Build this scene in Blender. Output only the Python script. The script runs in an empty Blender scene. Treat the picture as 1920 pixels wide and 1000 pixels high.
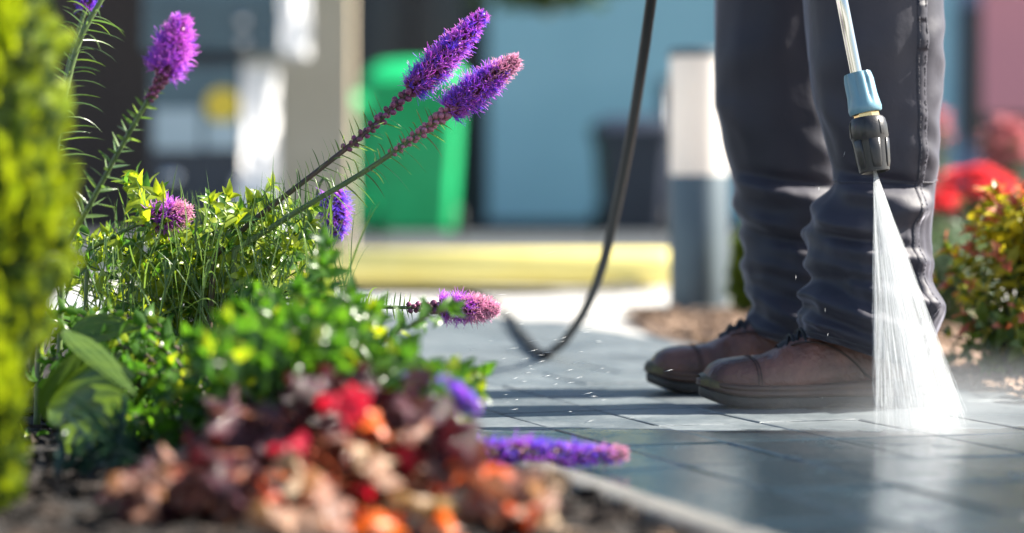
import bpy, math, random
import numpy as np
from mathutils import Vector, Matrix, noise

# ------------------------------------------------------------------ camera, world, sun
sc = bpy.context.scene
COL = sc.collection
F, H, HY = 4533.0, 0.28, 373.0          # focal length in pixels of the 1920 wide photograph, eye height, horizon row
cam_d = bpy.data.cameras.new('camera')
cam = bpy.data.objects.new('camera', cam_d)
COL.objects.link(cam)
cam.location = (0, 0, H)
cam.rotation_euler = (math.radians(90), 0, 0)
cam_d.sensor_width = 36
cam_d.lens = 85
cam_d.shift_y = -(500 - HY) / 1920
cam_d.clip_start = 0.05
cam_d.clip_end = 500
cam_d.dof.use_dof = True
cam_d.dof.focus_distance = 3.03
cam_d.dof.aperture_fstop = 2.05
sc.camera = cam

SUN_EL, SUN_AZ = math.radians(40), math.radians(9)      # azimuth from +X towards +Y
SDIR = Vector((math.cos(SUN_EL) * math.cos(SUN_AZ), math.cos(SUN_EL) * math.sin(SUN_AZ), math.sin(SUN_EL)))
world = bpy.data.worlds.new('World')
sc.world = world
world.use_nodes = True
nt = world.node_tree
sky = nt.nodes.new('ShaderNodeTexSky')
sky.sky_type = 'NISHITA'
sky.sun_disc = False
sky.sun_elevation = SUN_EL
sky.sun_rotation = math.radians(90) - SUN_AZ
bg = nt.nodes['Background']
bg.inputs['Strength'].default_value = 0.053
nt.links.new(sky.outputs[0], bg.inputs['Color'])
sun_d = bpy.data.lights.new('sun', 'SUN')
sun_d.energy = 5.0
sun_d.angle = math.radians(0.5)
sun_d.color = (1.0, 0.93, 0.82)
sun = bpy.data.objects.new('sun', sun_d)
COL.objects.link(sun)
sun.rotation_euler = SDIR.to_track_quat('Z', 'Y').to_euler()
sc.view_settings.view_transform = 'Standard'
sc.view_settings.look = 'None'
sc.view_settings.exposure = 2.1
sc.view_settings.gamma = 1
sc.view_settings.use_curve_mapping = False
sc.cycles.transparent_max_bounces = 24
sc.cycles.max_bounces = 10
sc.cycles.volume_bounces = 6
sc.cycles.volume_step_rate = 1.5
sc.cycles.volume_max_steps = 128

rng = random.Random(11)
R = rng.uniform


def P(px, py, d):
    """point seen at pixel (px, py) of the photograph at distance d"""
    return Vector(((px - 960) / F * d, d, H + (HY - py) / F * d))


def GD(py):
    return F * H / (py - HY)


def G(px, py, z=0.0):
    """ground point under a pixel"""
    d = F * (H - z) / (py - HY)
    return Vector(((px - 960) / F * d, d, z))


# ------------------------------------------------------------------ materials
def material(name, col, col2=None, rough=0.6, metal=0.0, spec=0.5, nscale=15.0, var=0.25, bump=0.0, bscale=60.0,
             rand=False, transl=0.0, tcol=None, coat=0.0, sheen=0.0, stretch=(1, 1, 1), alpha_speckle=None):
    m = bpy.data.materials.new(name)
    m.use_nodes = True
    t = m.node_tree
    N, L = t.nodes, t.links
    b = N['Principled BSDF']
    out = N['Material Output']
    tc = N.new('ShaderNodeTexCoord')
    mp = N.new('ShaderNodeMapping')
    mp.inputs['Scale'].default_value = stretch
    L.new(tc.outputs['Object'], mp.inputs['Vector'])
    n1 = N.new('ShaderNodeTexNoise')
    n1.inputs['Scale'].default_value = nscale
    n1.inputs['Detail'].default_value = 6
    L.new(mp.outputs[0], n1.inputs['Vector'])
    mix = N.new('ShaderNodeMix')
    mix.data_type = 'RGBA'
    c2 = col2 if col2 else tuple(c * (1 - var) for c in col)
    mix.inputs['A'].default_value = (*col, 1)
    mix.inputs['B'].default_value = (*c2, 1)
    if rand:
        oi = N.new('ShaderNodeObjectInfo')
        ge = N.new('ShaderNodeNewGeometry')
        ad = N.new('ShaderNodeMath')
        ad.operation = 'ADD'
        L.new(oi.outputs['Random'], ad.inputs[0])
        L.new(ge.outputs['Random Per Island'], ad.inputs[1])
        fr = N.new('ShaderNodeMath')
        fr.operation = 'FRACT'
        L.new(ad.outputs[0], fr.inputs[0])
        av = N.new('ShaderNodeMath')
        av.operation = 'MULTIPLY_ADD'
        L.new(n1.outputs['Fac'], av.inputs[0])
        av.inputs[1].default_value = 0.5
        sb = N.new('ShaderNodeMath')
        sb.operation = 'MULTIPLY_ADD'
        L.new(fr.outputs[0], sb.inputs[0])
        sb.inputs[1].default_value = 0.9
        sb.inputs[2].default_value = -0.2
        L.new(sb.outputs[0], av.inputs[2])
        av.use_clamp = True
        L.new(av.outputs[0], mix.inputs['Factor'])
    else:
        rp = N.new('ShaderNodeMapRange')
        rp.inputs['From Min'].default_value = 0.32
        rp.inputs['From Max'].default_value = 0.68
        L.new(n1.outputs['Fac'], rp.inputs['Value'])
        L.new(rp.outputs[0], mix.inputs['Factor'])
    L.new(mix.outputs['Result'], b.inputs['Base Color'])
    b.inputs['Roughness'].default_value = rough
    b.inputs['Metallic'].default_value = metal
    b.inputs['Specular IOR Level'].default_value = spec
    b.inputs['Coat Weight'].default_value = coat
    b.inputs['Sheen Weight'].default_value = sheen
    b.inputs['Sheen Roughness'].default_value = 0.3
    b.inputs['Sheen Tint'].default_value = (0.85, 0.85, 1.0, 1)
    if bump:
        n2 = N.new('ShaderNodeTexNoise')
        n2.inputs['Scale'].default_value = bscale
        n2.inputs['Detail'].default_value = 5
        L.new(mp.outputs[0], n2.inputs['Vector'])
        bp = N.new('ShaderNodeBump')
        bp.inputs['Strength'].default_value = bump
        bp.inputs['Distance'].default_value = 0.004
        L.new(n2.outputs['Fac'], bp.inputs['Height'])
        L.new(bp.outputs[0], b.inputs['Normal'])
    if transl:
        tr = N.new('ShaderNodeBsdfTranslucent')
        tm = N.new('ShaderNodeMix')
        tm.data_type = 'RGBA'
        tm.blend_type = 'MULTIPLY'
        tm.inputs['Factor'].default_value = 1
        L.new(mix.outputs['Result'], tm.inputs['A'])
        k = tcol if tcol else (1.6, 1.5, 0.9)
        tm.inputs['B'].default_value = (*k, 1)
        L.new(tm.outputs['Result'], tr.inputs['Color'])
        ms = N.new('ShaderNodeMixShader')
        ms.inputs['Fac'].default_value = transl
        L.new(b.outputs[0], ms.inputs[1])
        L.new(tr.outputs[0], ms.inputs[2])
        L.new(ms.outputs[0], out.inputs['Surface'])
    return m


def paving_material(name, base, base2):
    """concrete paving: pale sunlit zone, greyer zone with shade painted in, dark and glossy where the washing has wetted it (zones laid out on the ground)"""
    m = bpy.data.materials.new(name)
    m.use_nodes = True
    t = m.node_tree
    N, L = t.nodes, t.links
    b = N['Principled BSDF']
    ge = N.new('ShaderNodeNewGeometry')

    def math_(op, a, bb=None, c=None, clamp=False):
        n = N.new('ShaderNodeMath')
        n.operation = op
        n.use_clamp = clamp
        for i, v in enumerate((a, bb, c)):
            if v is None:
                continue
            if hasattr(v, 'links') or hasattr(v, 'is_linked'):
                L.new(v, n.inputs[i])
            else:
                n.inputs[i].default_value = v
        return n.outputs[0]

    def dot(vec):
        n = N.new('ShaderNodeVectorMath')
        n.operation = 'DOT_PRODUCT'
        L.new(ge.outputs['Position'], n.inputs[0])
        n.inputs[1].default_value = vec
        return n.outputs['Value']

    def nz(scale, detail=5, stretch=(1, 1, 1), rgh=0.55):
        mp = N.new('ShaderNodeMapping')
        mp.inputs['Scale'].default_value = stretch
        L.new(ge.outputs['Position'], mp.inputs['Vector'])
        n = N.new('ShaderNodeTexNoise')
        n.inputs['Scale'].default_value = scale
        n.inputs['Detail'].default_value = detail
        n.inputs['Roughness'].default_value = rgh
        L.new(mp.outputs[0], n.inputs['Vector'])
        return n.outputs['Fac']

    def step(v, a, c):
        n = N.new('ShaderNodeMapRange')
        n.interpolation_type = 'SMOOTHSTEP'
        n.inputs['From Min'].default_value = a
        n.inputs['From Max'].default_value = c
        L.new(v, n.inputs['Value'])
        return n.outputs[0]

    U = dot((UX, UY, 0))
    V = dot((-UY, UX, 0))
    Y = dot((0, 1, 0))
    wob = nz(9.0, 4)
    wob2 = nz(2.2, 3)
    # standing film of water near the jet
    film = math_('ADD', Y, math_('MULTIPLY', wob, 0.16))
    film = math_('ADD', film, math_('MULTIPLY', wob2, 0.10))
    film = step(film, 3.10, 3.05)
    # moist paving darkened by painted-in shade towards the back, sunlit pale beyond
    dry_sunlit = math_('MULTIPLY_ADD', V, -0.24, 0.96)
    dry_sunlit = math_('SUBTRACT', U, math_('ADD', dry_sunlit, math_('MULTIPLY', V, 0.485)))
    dry_sunlit = math_('ADD', dry_sunlit, math_('MULTIPLY_ADD', wob2, 0.2, -0.1))
    dry_sunlit = step(dry_sunlit, -0.05, 0.09)
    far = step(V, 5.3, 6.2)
    dry_sunlit = math_('MAXIMUM', dry_sunlit, far)
    # base colour
    mixc = N.new('ShaderNodeMix')
    mixc.data_type = 'RGBA'
    mixc.inputs['A'].default_value = (*base, 1)
    mixc.inputs['B'].default_value = (*base2, 1)
    L.new(step(nz(55, 8, rgh=0.7), 0.35, 0.68), mixc.inputs['Factor'])
    oi = N.new('ShaderNodeObjectInfo')
    hv = N.new('ShaderNodeHueSaturation')
    L.new(mixc.outputs['Result'], hv.inputs['Color'])
    L.new(math_('MULTIPLY_ADD', oi.outputs['Random'], 0.28, 0.86), hv.inputs['Value'])
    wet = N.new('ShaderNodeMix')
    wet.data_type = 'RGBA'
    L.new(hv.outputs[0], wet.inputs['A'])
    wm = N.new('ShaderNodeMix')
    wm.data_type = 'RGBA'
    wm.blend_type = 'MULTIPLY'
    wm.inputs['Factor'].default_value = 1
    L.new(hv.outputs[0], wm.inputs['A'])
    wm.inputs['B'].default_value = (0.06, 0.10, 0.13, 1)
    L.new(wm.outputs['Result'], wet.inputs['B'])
    damp_shade = math_('SUBTRACT', 1.0, dry_sunlit)
    fac = math_('MAXIMUM', film, math_('MULTIPLY', math_('MULTIPLY_ADD', step(nz(5.5, 5, (1, 1, 1), 0.6), 0.35, 0.65), 0.22, 0.62), damp_shade))
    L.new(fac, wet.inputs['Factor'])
    L.new(wet.outputs['Result'], b.inputs['Base Color'])
    # roughness
    spots = step(nz(24, 6, (1, 0.5, 1), 0.65), 0.42, 0.62)
    rw = math_('MULTIPLY_ADD', math_('MULTIPLY', spots, step(nz(7, 4), 0.4, 0.6)), 0.24, 0.035)
    rd = math_('MULTIPLY_ADD', damp_shade, -0.32, 0.75)
    rmix = N.new('ShaderNodeMix')
    rmix.data_type = 'FLOAT'
    L.new(film, rmix.inputs['Factor'])
    L.new(rd, rmix.inputs['A'])
    L.new(rw, rmix.inputs['B'])
    L.new(rmix.outputs['Result'], b.inputs['Roughness'])
    b.inputs['Specular IOR Level'].default_value = 0.5
    # relief
    hgt = math_('ADD', math_('MULTIPLY', nz(170, 6, rgh=0.7), 0.6), math_('MULTIPLY', nz(38, 4), 0.8))
    bp = N.new('ShaderNodeBump')
    bp.inputs['Distance'].default_value = 0.0022
    L.new(math_('MULTIPLY_ADD', film, -0.56, 0.78), bp.inputs['Strength'])
    L.new(hgt, bp.inputs['Height'])
    L.new(bp.outputs[0], b.inputs['Normal'])
    return m


TH = math.radians(17.5)
UX, UY = math.cos(TH), math.sin(TH)


def UV(u, v, z=0.0):
    """paving grid (u across the path, v along it) -> world"""
    return Vector((u * UX - v * UY, u * UY + v * UX, z))


MT = {}
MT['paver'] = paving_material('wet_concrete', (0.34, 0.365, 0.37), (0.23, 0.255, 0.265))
MT['plaza'] = material('dry_concrete', (0.44, 0.43, 0.40), (0.36, 0.355, 0.34), rough=0.85, nscale=3, bump=0.3, bscale=90)
MT['asphalt'] = material('asphalt', (0.065, 0.075, 0.085), (0.045, 0.05, 0.06), rough=0.8, nscale=4, bump=0.4, bscale=200)
MT['sand'] = material('joint_sand', (0.11, 0.11, 0.10), rough=0.9, bump=0.5, bscale=200)
MT['soil'] = material('soil', (0.012, 0.009, 0.007), (0.006, 0.005, 0.004), rough=0.95, nscale=40, bump=1.0, bscale=120)
MT['mulch'] = material('bark_mulch', (0.24, 0.165, 0.115), (0.12, 0.07, 0.04), rough=0.9, nscale=60, rand=True, bump=0.6, bscale=200)
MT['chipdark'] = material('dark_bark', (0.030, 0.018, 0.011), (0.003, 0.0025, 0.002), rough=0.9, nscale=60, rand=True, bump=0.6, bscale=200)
MT['edging'] = material('edging_concrete', (0.16, 0.155, 0.14), (0.085, 0.085, 0.08), rough=0.55, nscale=25, bump=0.5, bscale=150)
MT['edging_mossy'] = material('mossy_concrete', (0.22, 0.18, 0.11), (0.12, 0.10, 0.06), rough=0.8, nscale=25, bump=0.5, bscale=150)
MT['timber'] = material('weathered_timber', (0.24, 0.16, 0.10), (0.13, 0.085, 0.05), rough=0.8, nscale=12, stretch=(1, 12, 12), bump=0.5, bscale=40)
MT['trousers'] = material('charcoal_work_cloth', (0.027, 0.026, 0.040), (0.018, 0.019, 0.031), rough=0.6, spec=0.4, nscale=9, bump=0.25, bscale=42, sheen=0.5)
MT['boot_thread'] = material('dark_thread', (0.035, 0.018, 0.014), rough=0.7)
MT['stitch'] = material('grey_thread', (0.055, 0.055, 0.07), rough=0.7)
MT['skin'] = material('skin', (0.5, 0.32, 0.24), rough=0.5)
MT['leather'] = material('brown_leather', (0.21, 0.092, 0.066), (0.055, 0.024, 0.018), rough=0.28, nscale=20, bump=0.7, bscale=160)
MT['sole'] = material('dark_rubber', (0.018, 0.015, 0.013), (0.035, 0.026, 0.02), rough=0.55, nscale=40, bump=0.4, bscale=150)
MT['welt'] = material('brown_rubber', (0.10, 0.050, 0.032), (0.05, 0.028, 0.02), rough=0.5, nscale=40)
MT['toecap'] = material('scuffed_rubber', (0.13, 0.10, 0.03), (0.045, 0.035, 0.018), rough=0.5, nscale=70)
MT['lace'] = material('black_lace', (0.012, 0.012, 0.014), rough=0.6, bump=0.3, bscale=600)
MT['eyelet'] = material('blued_metal', (0.55, 0.65, 0.72), rough=0.22, metal=1.0)
MT['steel'] = material('stainless_steel', (0.62, 0.62, 0.60), rough=0.17, metal=1.0, nscale=6, var=0.08)
MT['bluegrey'] = material('blue_grey_plastic', (0.13, 0.26, 0.33), rough=0.34, var=0.12, bump=0.05, bscale=400)
MT['brass'] = material('brass', (0.78, 0.55, 0.26), rough=0.25, metal=1.0, var=0.1)
MT['blackplastic'] = material('black_plastic', (0.022, 0.022, 0.024), rough=0.36, var=0.2, bump=0.08, bscale=500)
MT['hose'] = material('black_hose', (0.016, 0.016, 0.018), rough=0.45)
MT['bollard_metal'] = material('brushed_grey_metal', (0.11, 0.14, 0.155), (0.085, 0.11, 0.13), rough=0.45, metal=0.55, nscale=8)
MT['diffuser'] = material('opal_plastic', (0.80, 0.77, 0.74), rough=0.4, transl=0.35, tcol=(1.1, 1.08, 1.04), var=0.04)
MT['yellow'] = material('yellow_paint', (0.86, 0.74, 0.26), (0.82, 0.68, 0.20), rough=0.45, nscale=10)
MT['green_plastic'] = material('green_plastic', (0.010, 0.48, 0.16), (0.008, 0.38, 0.12), rough=0.38, nscale=4)
MT['navy_plastic'] = material('navy_plastic', (0.020, 0.028, 0.05), rough=0.4, nscale=4)
MT['rubber'] = material('tyre_rubber', (0.02, 0.02, 0.02), rough=0.8)
MT['teal_wall'] = material('teal_render', (0.31, 0.53, 0.59), (0.26, 0.47, 0.53), rough=0.8, nscale=1.2, bump=0.2, bscale=60)
MT['blue_wall'] = material('blue_grey_render', (0.20, 0.24, 0.33), (0.15, 0.18, 0.27), rough=0.8, nscale=1.0)
MT['dark_glass'] = material('dark_glass', (0.012, 0.018, 0.03), rough=0.12, var=0.1)
MT['dark_frame'] = material('dark_frame', (0.025, 0.03, 0.04), rough=0.5)
MT['darktimber'] = material('dark_timber', (0.050, 0.034, 0.026), (0.030, 0.020, 0.016), rough=0.75, nscale=6, stretch=(6, 6, 1))
MT['beige'] = material('beige_concrete', (0.60, 0.51, 0.37), (0.50, 0.42, 0.29), rough=0.8, nscale=2.5, bump=0.3, bscale=50)
MT['cab_dark'] = material('dark_teal_metal', (0.075, 0.135, 0.16), (0.055, 0.10, 0.125), rough=0.4, nscale=5)
MT['cab_navy'] = material('navy_metal', (0.022, 0.032, 0.05), rough=0.4, nscale=5)
MT['cab_sunlit'] = material('sunlit_metal', (0.80, 0.80, 0.80), rough=0.4, var=0.05)  # sunlight on the cabinet's right side put into the colour
MT['cab_panel'] = material('pale_panel', (0.42, 0.52, 0.55), rough=0.3, var=0.08)
MT['sticker'] = material('yellow_sticker', (0.78, 0.56, 0.04), rough=0.5, var=0.08)
MT['sign_red'] = material('red_board', (0.62, 0.24, 0.27), (0.55, 0.22, 0.26), rough=0.5, nscale=2)
MT['water'] = material('white_water', (0.92, 0.94, 0.95), rough=0.25, transl=0.5, tcol=(1, 1, 1), var=0.03)
# plants
MT['lemon'] = material('lemon_leaf', (0.30, 0.37, 0.030), (0.12, 0.20, 0.022), rough=0.34, nscale=30, rand=True, transl=0.52, tcol=(2.2, 2.0, 0.6))
MT['green'] = material('green_leaf', (0.075, 0.16, 0.025), (0.025, 0.072, 0.022), rough=0.3, nscale=30, rand=True, transl=0.45, tcol=(2.4, 2.7, 0.6))
MT['strap'] = material('narrow_leaf', (0.14, 0.21, 0.07), (0.05, 0.10, 0.045), rough=0.26, nscale=40, rand=True, transl=0.4, tcol=(2, 2.1, 0.8))
MT['stem_green'] = material('green_stem', (0.10, 0.15, 0.045), (0.06, 0.10, 0.035), rough=0.45, nscale=60)
MT['stem_brown'] = material('brown_stem', (0.075, 0.040, 0.030), (0.045, 0.04, 0.022), rough=0.5, nscale=60)
MT['purple'] = material('purple_floret', (0.56, 0.19, 0.76), (0.40, 0.11, 0.68), rough=0.55, nscale=80, rand=True, transl=0.45, tcol=(1.5, 1.2, 1.5))
MT['violet'] = material('violet_floret', (0.30, 0.14, 0.76), (0.20, 0.08, 0.66), rough=0.55, nscale=80, rand=True, transl=0.42, tcol=(1.4, 1.3, 1.5))
MT['magenta'] = material('magenta_floret', (0.72, 0.27, 0.74), (0.54, 0.16, 0.64), rough=0.55, nscale=80, rand=True, transl=0.45, tcol=(1.4, 1.1, 1.4))
MT['pink'] = material('faded_pink_floret', (0.82, 0.52, 0.72), (0.62, 0.34, 0.44), rough=0.6, nscale=80, rand=True, transl=0.42, tcol=(1.3, 1.1, 1.2))
MT['bud'] = material('purple_bud', (0.21, 0.045, 0.14), (0.12, 0.04, 0.065), rough=0.4, nscale=120, rand=True)
MT['bud_pink'] = material('pink_bud', (0.36, 0.13, 0.22), (0.26, 0.10, 0.12), rough=0.4, nscale=120, rand=True)
MT['hosta'] = material('striped_hosta_leaf', (0.10, 0.165, 0.025), (0.050, 0.10, 0.02), rough=0.4, nscale=9, stretch=(1, 9, 1), transl=0.35, tcol=(2, 1.9, 0.5))
MT['blade'] = material('teal_blade', (0.030, 0.075, 0.060), (0.018, 0.05, 0.04), rough=0.35, nscale=30, rand=True, transl=0.2)
MT['thuja'] = material('golden_conifer', (0.34, 0.42, 0.022), (0.12, 0.20, 0.013), rough=0.5, nscale=30, rand=True, transl=0.38, tcol=(1.9, 1.7, 0.5))
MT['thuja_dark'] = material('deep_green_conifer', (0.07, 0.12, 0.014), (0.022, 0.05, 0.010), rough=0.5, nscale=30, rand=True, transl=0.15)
MT['thuja_far'] = material('lime_conifer', (0.22, 0.30, 0.02), (0.09, 0.16, 0.02), rough=0.5, nscale=30, rand=True, transl=0.3)
MT['bark'] = material('bark', (0.07, 0.05, 0.035), rough=0.9, bump=0.8, bscale=80)
MT['bronze'] = material('bronze_leaf', (0.075, 0.014, 0.020), (0.026, 0.008, 0.012), rough=0.2, nscale=45, rand=True, transl=0.2, tcol=(2.2, 0.6, 0.6), bump=0.6, bscale=120)
MT['mauve'] = material('mauve_leaf', (0.13, 0.060, 0.075), (0.06, 0.022, 0.030), rough=0.18, nscale=45, rand=True, transl=0.2, bump=0.6, bscale=120)
MT['crimson'] = material('crimson_leaf', (0.60, 0.016, 0.045), (0.42, 0.012, 0.04), rough=0.4, nscale=30, rand=True, transl=0.4, tcol=(1.6, 0.8, 0.9))
MT['orange'] = material('orange_leaf', (0.68, 0.16, 0.02), (0.55, 0.07, 0.02), rough=0.4, nscale=30, rand=True, transl=0.35, tcol=(1.4, 1.2, 0.8))
MT['peach'] = material('peach_leaf', (0.40, 0.23, 0.17), (0.16, 0.045, 0.035), rough=0.25, nscale=35, rand=True, transl=0.25, bump=0.5, bscale=120)
MT['cream'] = material('cream_leaf', (0.48, 0.37, 0.25), (0.26, 0.14, 0.09), rough=0.4, nscale=35, rand=True, transl=0.2, bump=0.5, bscale=120)
MT['spirea_red'] = material('red_tip_leaf', (0.55, 0.16, 0.11), (0.38, 0.15, 0.05), rough=0.4, nscale=30, rand=True, transl=0.35, tcol=(1.6, 1.0, 0.9))
MT['spirea_gold'] = material('gold_leaf', (0.52, 0.46, 0.04), (0.32, 0.33, 0.03), rough=0.4, nscale=30, rand=True, transl=0.48, tcol=(1.6, 1.5, 0.6))
MT['spirea_green'] = material('mid_green_leaf', (0.13, 0.21, 0.03), (0.06, 0.12, 0.022), rough=0.36, nscale=30, rand=True, transl=0.45)
MT['bluegreen'] = material('grey_green_leaf', (0.12, 0.19, 0.11), (0.06, 0.11, 0.06), rough=0.5, nscale=30, rand=True, transl=0.3)
MT['red_petal'] = material('red_petal', (0.85, 0.15, 0.18), (0.72, 0.08, 0.11), rough=0.5, nscale=30, rand=True, transl=0.4, tcol=(1.3, 1, 1))
MT['pink_petal'] = material('pink_petal', (0.70, 0.38, 0.40), (0.60, 0.26, 0.30), rough=0.5, nscale=30, rand=True, transl=0.4, tcol=(1.2, 1, 1))
MT['tree_leaf'] = material('tree_leaf', (0.055, 0.10, 0.025), (0.03, 0.06, 0.018), rough=0.4, nscale=30, rand=True, transl=0.3)


# ------------------------------------------------------------------ object helpers
WORLD = {}


def tag(o, label=None, cat=None, group=None, kind=None):
    for k, v in (('label', label), ('category', cat), ('group', group), ('kind', kind)):
        if v:
            o[k] = v
    return o


def thing(name, loc, label, cat, group=None, rz=0.0, parent=None):
    o = bpy.data.objects.new(name, None)
    o.empty_display_size = 0.05
    COL.objects.link(o)
    o.location = loc
    o.rotation_euler = (0, 0, rz)
    WORLD[o.name] = Vector(loc)
    return tag(o, label, cat, group)


class MB:
    def __init__(self):
        self.v, self.f = [], []

    def add(self, verts, faces, M=None):
        n = len(self.v)
        if M is not None:
            A = np.array(M, dtype=float)
            vv = np.asarray([tuple(p) for p in verts], dtype=float)
            vv = vv @ A[:3, :3].T + A[:3, 3]
            self.v.extend(map(tuple, vv))
        else:
            self.v.extend(tuple(p) for p in verts)
        self.f.extend(tuple(i + n for i in q) for q in faces)
        return self

    def box(self, lo, hi, bev=0.0, M=None):
        x0, y0, z0 = lo
        x1, y1, z1 = hi
        b = bev
        if b <= 0:
            vs = [(x0, y0, z0), (x1, y0, z0), (x1, y1, z0), (x0, y1, z0), (x0, y0, z1), (x1, y0, z1), (x1, y1, z1), (x0, y1, z1)]
            fs = [(0, 3, 2, 1), (4, 5, 6, 7), (0, 1, 5, 4), (1, 2, 6, 5), (2, 3, 7, 6), (3, 0, 4, 7)]
            return self.add(vs, fs, M)
        vs, idx = [], {}
        for i, x in ((0, x0), (1, x1)):
            for j, y in ((0, y0), (1, y1)):
                for k, z in ((0, z0), (1, z1)):
                    sx, sy, sz = (1 if i == 0 else -1), (1 if j == 0 else -1), (1 if k == 0 else -1)
                    idx[i, j, k, 'x'] = len(vs); vs.append((x, y + sy * b, z + sz * b))
                    idx[i, j, k, 'y'] = len(vs); vs.append((x + sx * b, y, z + sz * b))
                    idx[i, j, k, 'z'] = len(vs); vs.append((x + sx * b, y + sy * b, z))
        fs = []
        q = [(0, 0), (1, 0), (1, 1), (0, 1)]
        for s in (0, 1):
            fs.append([idx[s, a, c, 'x'] for a, c in q])
            fs.append([idx[a, s, c, 'y'] for a, c in q])
            fs.append([idx[a, c, s, 'z'] for a, c in q])
        for a in (0, 1):
            for c in (0, 1):
                fs.append([idx[0, a, c, 'y'], idx[1, a, c, 'y'], idx[1, a, c, 'z'], idx[0, a, c, 'z']])
                fs.append([idx[a, 0, c, 'x'], idx[a, 1, c, 'x'], idx[a, 1, c, 'z'], idx[a, 0, c, 'z']])
                fs.append([idx[a, c, 0, 'x'], idx[a, c, 1, 'x'], idx[a, c, 1, 'y'], idx[a, c, 0, 'y']])
        for i in (0, 1):
            for j in (0, 1):
                for k in (0, 1):
                    fs.append([idx[i, j, k, 'x'], idx[i, j, k, 'y'], idx[i, j, k, 'z']])
        self.fixn = True
        return self.add(vs, fs, M)

    def rings(self, rings, closed=True, cap=True):
        n0 = len(self.v)
        m = len(rings[0])
        for r in rings:
            self.v.extend(tuple(p) for p in r)
        for i in range(len(rings) - 1):
            for j in range(m if closed else m - 1):
                a, b_ = n0 + i * m + j, n0 + i * m + (j + 1) % m
                self.f.append((a, b_, b_ + m, a + m))
        if cap and closed:
            self.f.append(tuple(n0 + j for j in reversed(range(m))))
            k = n0 + (len(rings) - 1) * m
            self.f.append(tuple(k + j for j in range(m)))
        return self

    def tube(self, pts, rad, n=6, cap=True):
        pts = [Vector(p) for p in pts]
        rads = rad if hasattr(rad, '__len__') else [rad] * len(pts)
        T = [(pts[min(i + 1, len(pts) - 1)] - pts[max(i - 1, 0)]).normalized() for i in range(len(pts))]
        up = Vector((0, 0, 1)) if abs(T[0].z) < 0.9 else Vector((1, 0, 0))
        A = (up - T[0] * up.dot(T[0])).normalized()
        rs = []
        for p, t, r in zip(pts, T, rads):
            A = (A - t * A.dot(t)).normalized()
            B = t.cross(A)
            rs.append([p + (A * math.cos(k * 2 * math.pi / n) + B * math.sin(k * 2 * math.pi / n)) * r for k in range(n)])
        return self.rings(rs, True, cap)

    def lathe(self, prof, n=24, M=None, flute=None):
        """prof: (r, z) list; round the local Z axis"""
        sub = MB()
        rs = []
        for r, z in prof:
            ring = []
            for k in range(n):
                a = k * 2 * math.pi / n
                rr = r
                if flute and flute[0] <= z <= flute[1]:
                    rr = r * (1 - flute[3] * (0.5 + 0.5 * math.cos(a * flute[2])) ** 3)
                ring.append((rr * math.cos(a), rr * math.sin(a), z))
            rs.append(ring)
        sub.rings(rs)
        return self.add(sub.v, sub.f, M)

    def data(self, name, mat, smooth=True):
        me = bpy.data.meshes.new(name)
        me.from_pydata(self.v, [], self.f)
        me.materials.append(mat)
        if getattr(self, 'fixn', False):
            import bmesh
            bm = bmesh.new()
            bm.from_mesh(me)
            bmesh.ops.recalc_face_normals(bm, faces=bm.faces)
            bm.to_mesh(me)
            bm.free()
        if smooth:
            me.polygons.foreach_set('use_smooth', [True] * len(me.polygons))
        me.update()
        return me

    def build(self, name, mat, parent=None, origin=None, smooth=True, sharp=None, kind=None, label=None):
        """vertices are in world space; they are stored relative to the parent's (or the given) origin"""
        if parent is not None:
            o0 = WORLD[parent.name]
        else:
            o0 = Vector(origin) if origin is not None else Vector((0, 0, 0))
        A = np.array(self.v, dtype=float).reshape(-1, 3) - np.array(o0)
        self.v = list(map(tuple, A))
        me = self.data(name, mat, smooth)
        o = bpy.data.objects.new(name, me)
        COL.objects.link(o)
        if parent is not None:
            o.parent = parent
        else:
            o.location = o0
        WORLD[o.name] = o0
        if sharp:
            me.set_sharp_from_angle(angle=math.radians(sharp))
        tag(o, label=label, kind=kind)
        return o


def piece(name, me, M, parent, label=None):
    """a small part that shares its mesh; M is in world space"""
    o = bpy.data.objects.new(name, me)
    COL.objects.link(o)
    o.parent = parent
    M = M.copy()
    M.translation = M.translation - WORLD[parent.name]
    o.matrix_local = M
    if label:
        o['label'] = label
    return o


def frame(loc, xdir, up=(0, 0, 1), s=1.0):
    x = Vector(xdir).normalized()
    u = Vector(up)
    z = u - x * u.dot(x)
    if z.length < 1e-4:
        u = Vector((0.3, 1, 0.2))
        z = u - x * u.dot(x)
    z.normalize()
    y = z.cross(x)
    sv = s if hasattr(s, '__len__') else (s, s, s)
    return Matrix(((x.x * sv[0], y.x * sv[1], z.x * sv[2], loc[0]), (x.y * sv[0], y.y * sv[1], z.y * sv[2], loc[1]),
                   (x.z * sv[0], y.z * sv[1], z.z * sv[2], loc[2]), (0, 0, 0, 1)))


def axis_frame(loc, zdir, s=1.0, xup=(1, 0, 0)):
    z = Vector(zdir).normalized()
    x = Vector(xup)
    x = (x - z * x.dot(z)).normalized()
    y = z.cross(x)
    return Matrix(((x.x * s, y.x * s, z.x * s, loc[0]), (x.y * s, y.y * s, z.y * s, loc[1]), (x.z * s, y.z * s, z.z * s, loc[2]), (0, 0, 0, 1)))


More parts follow.
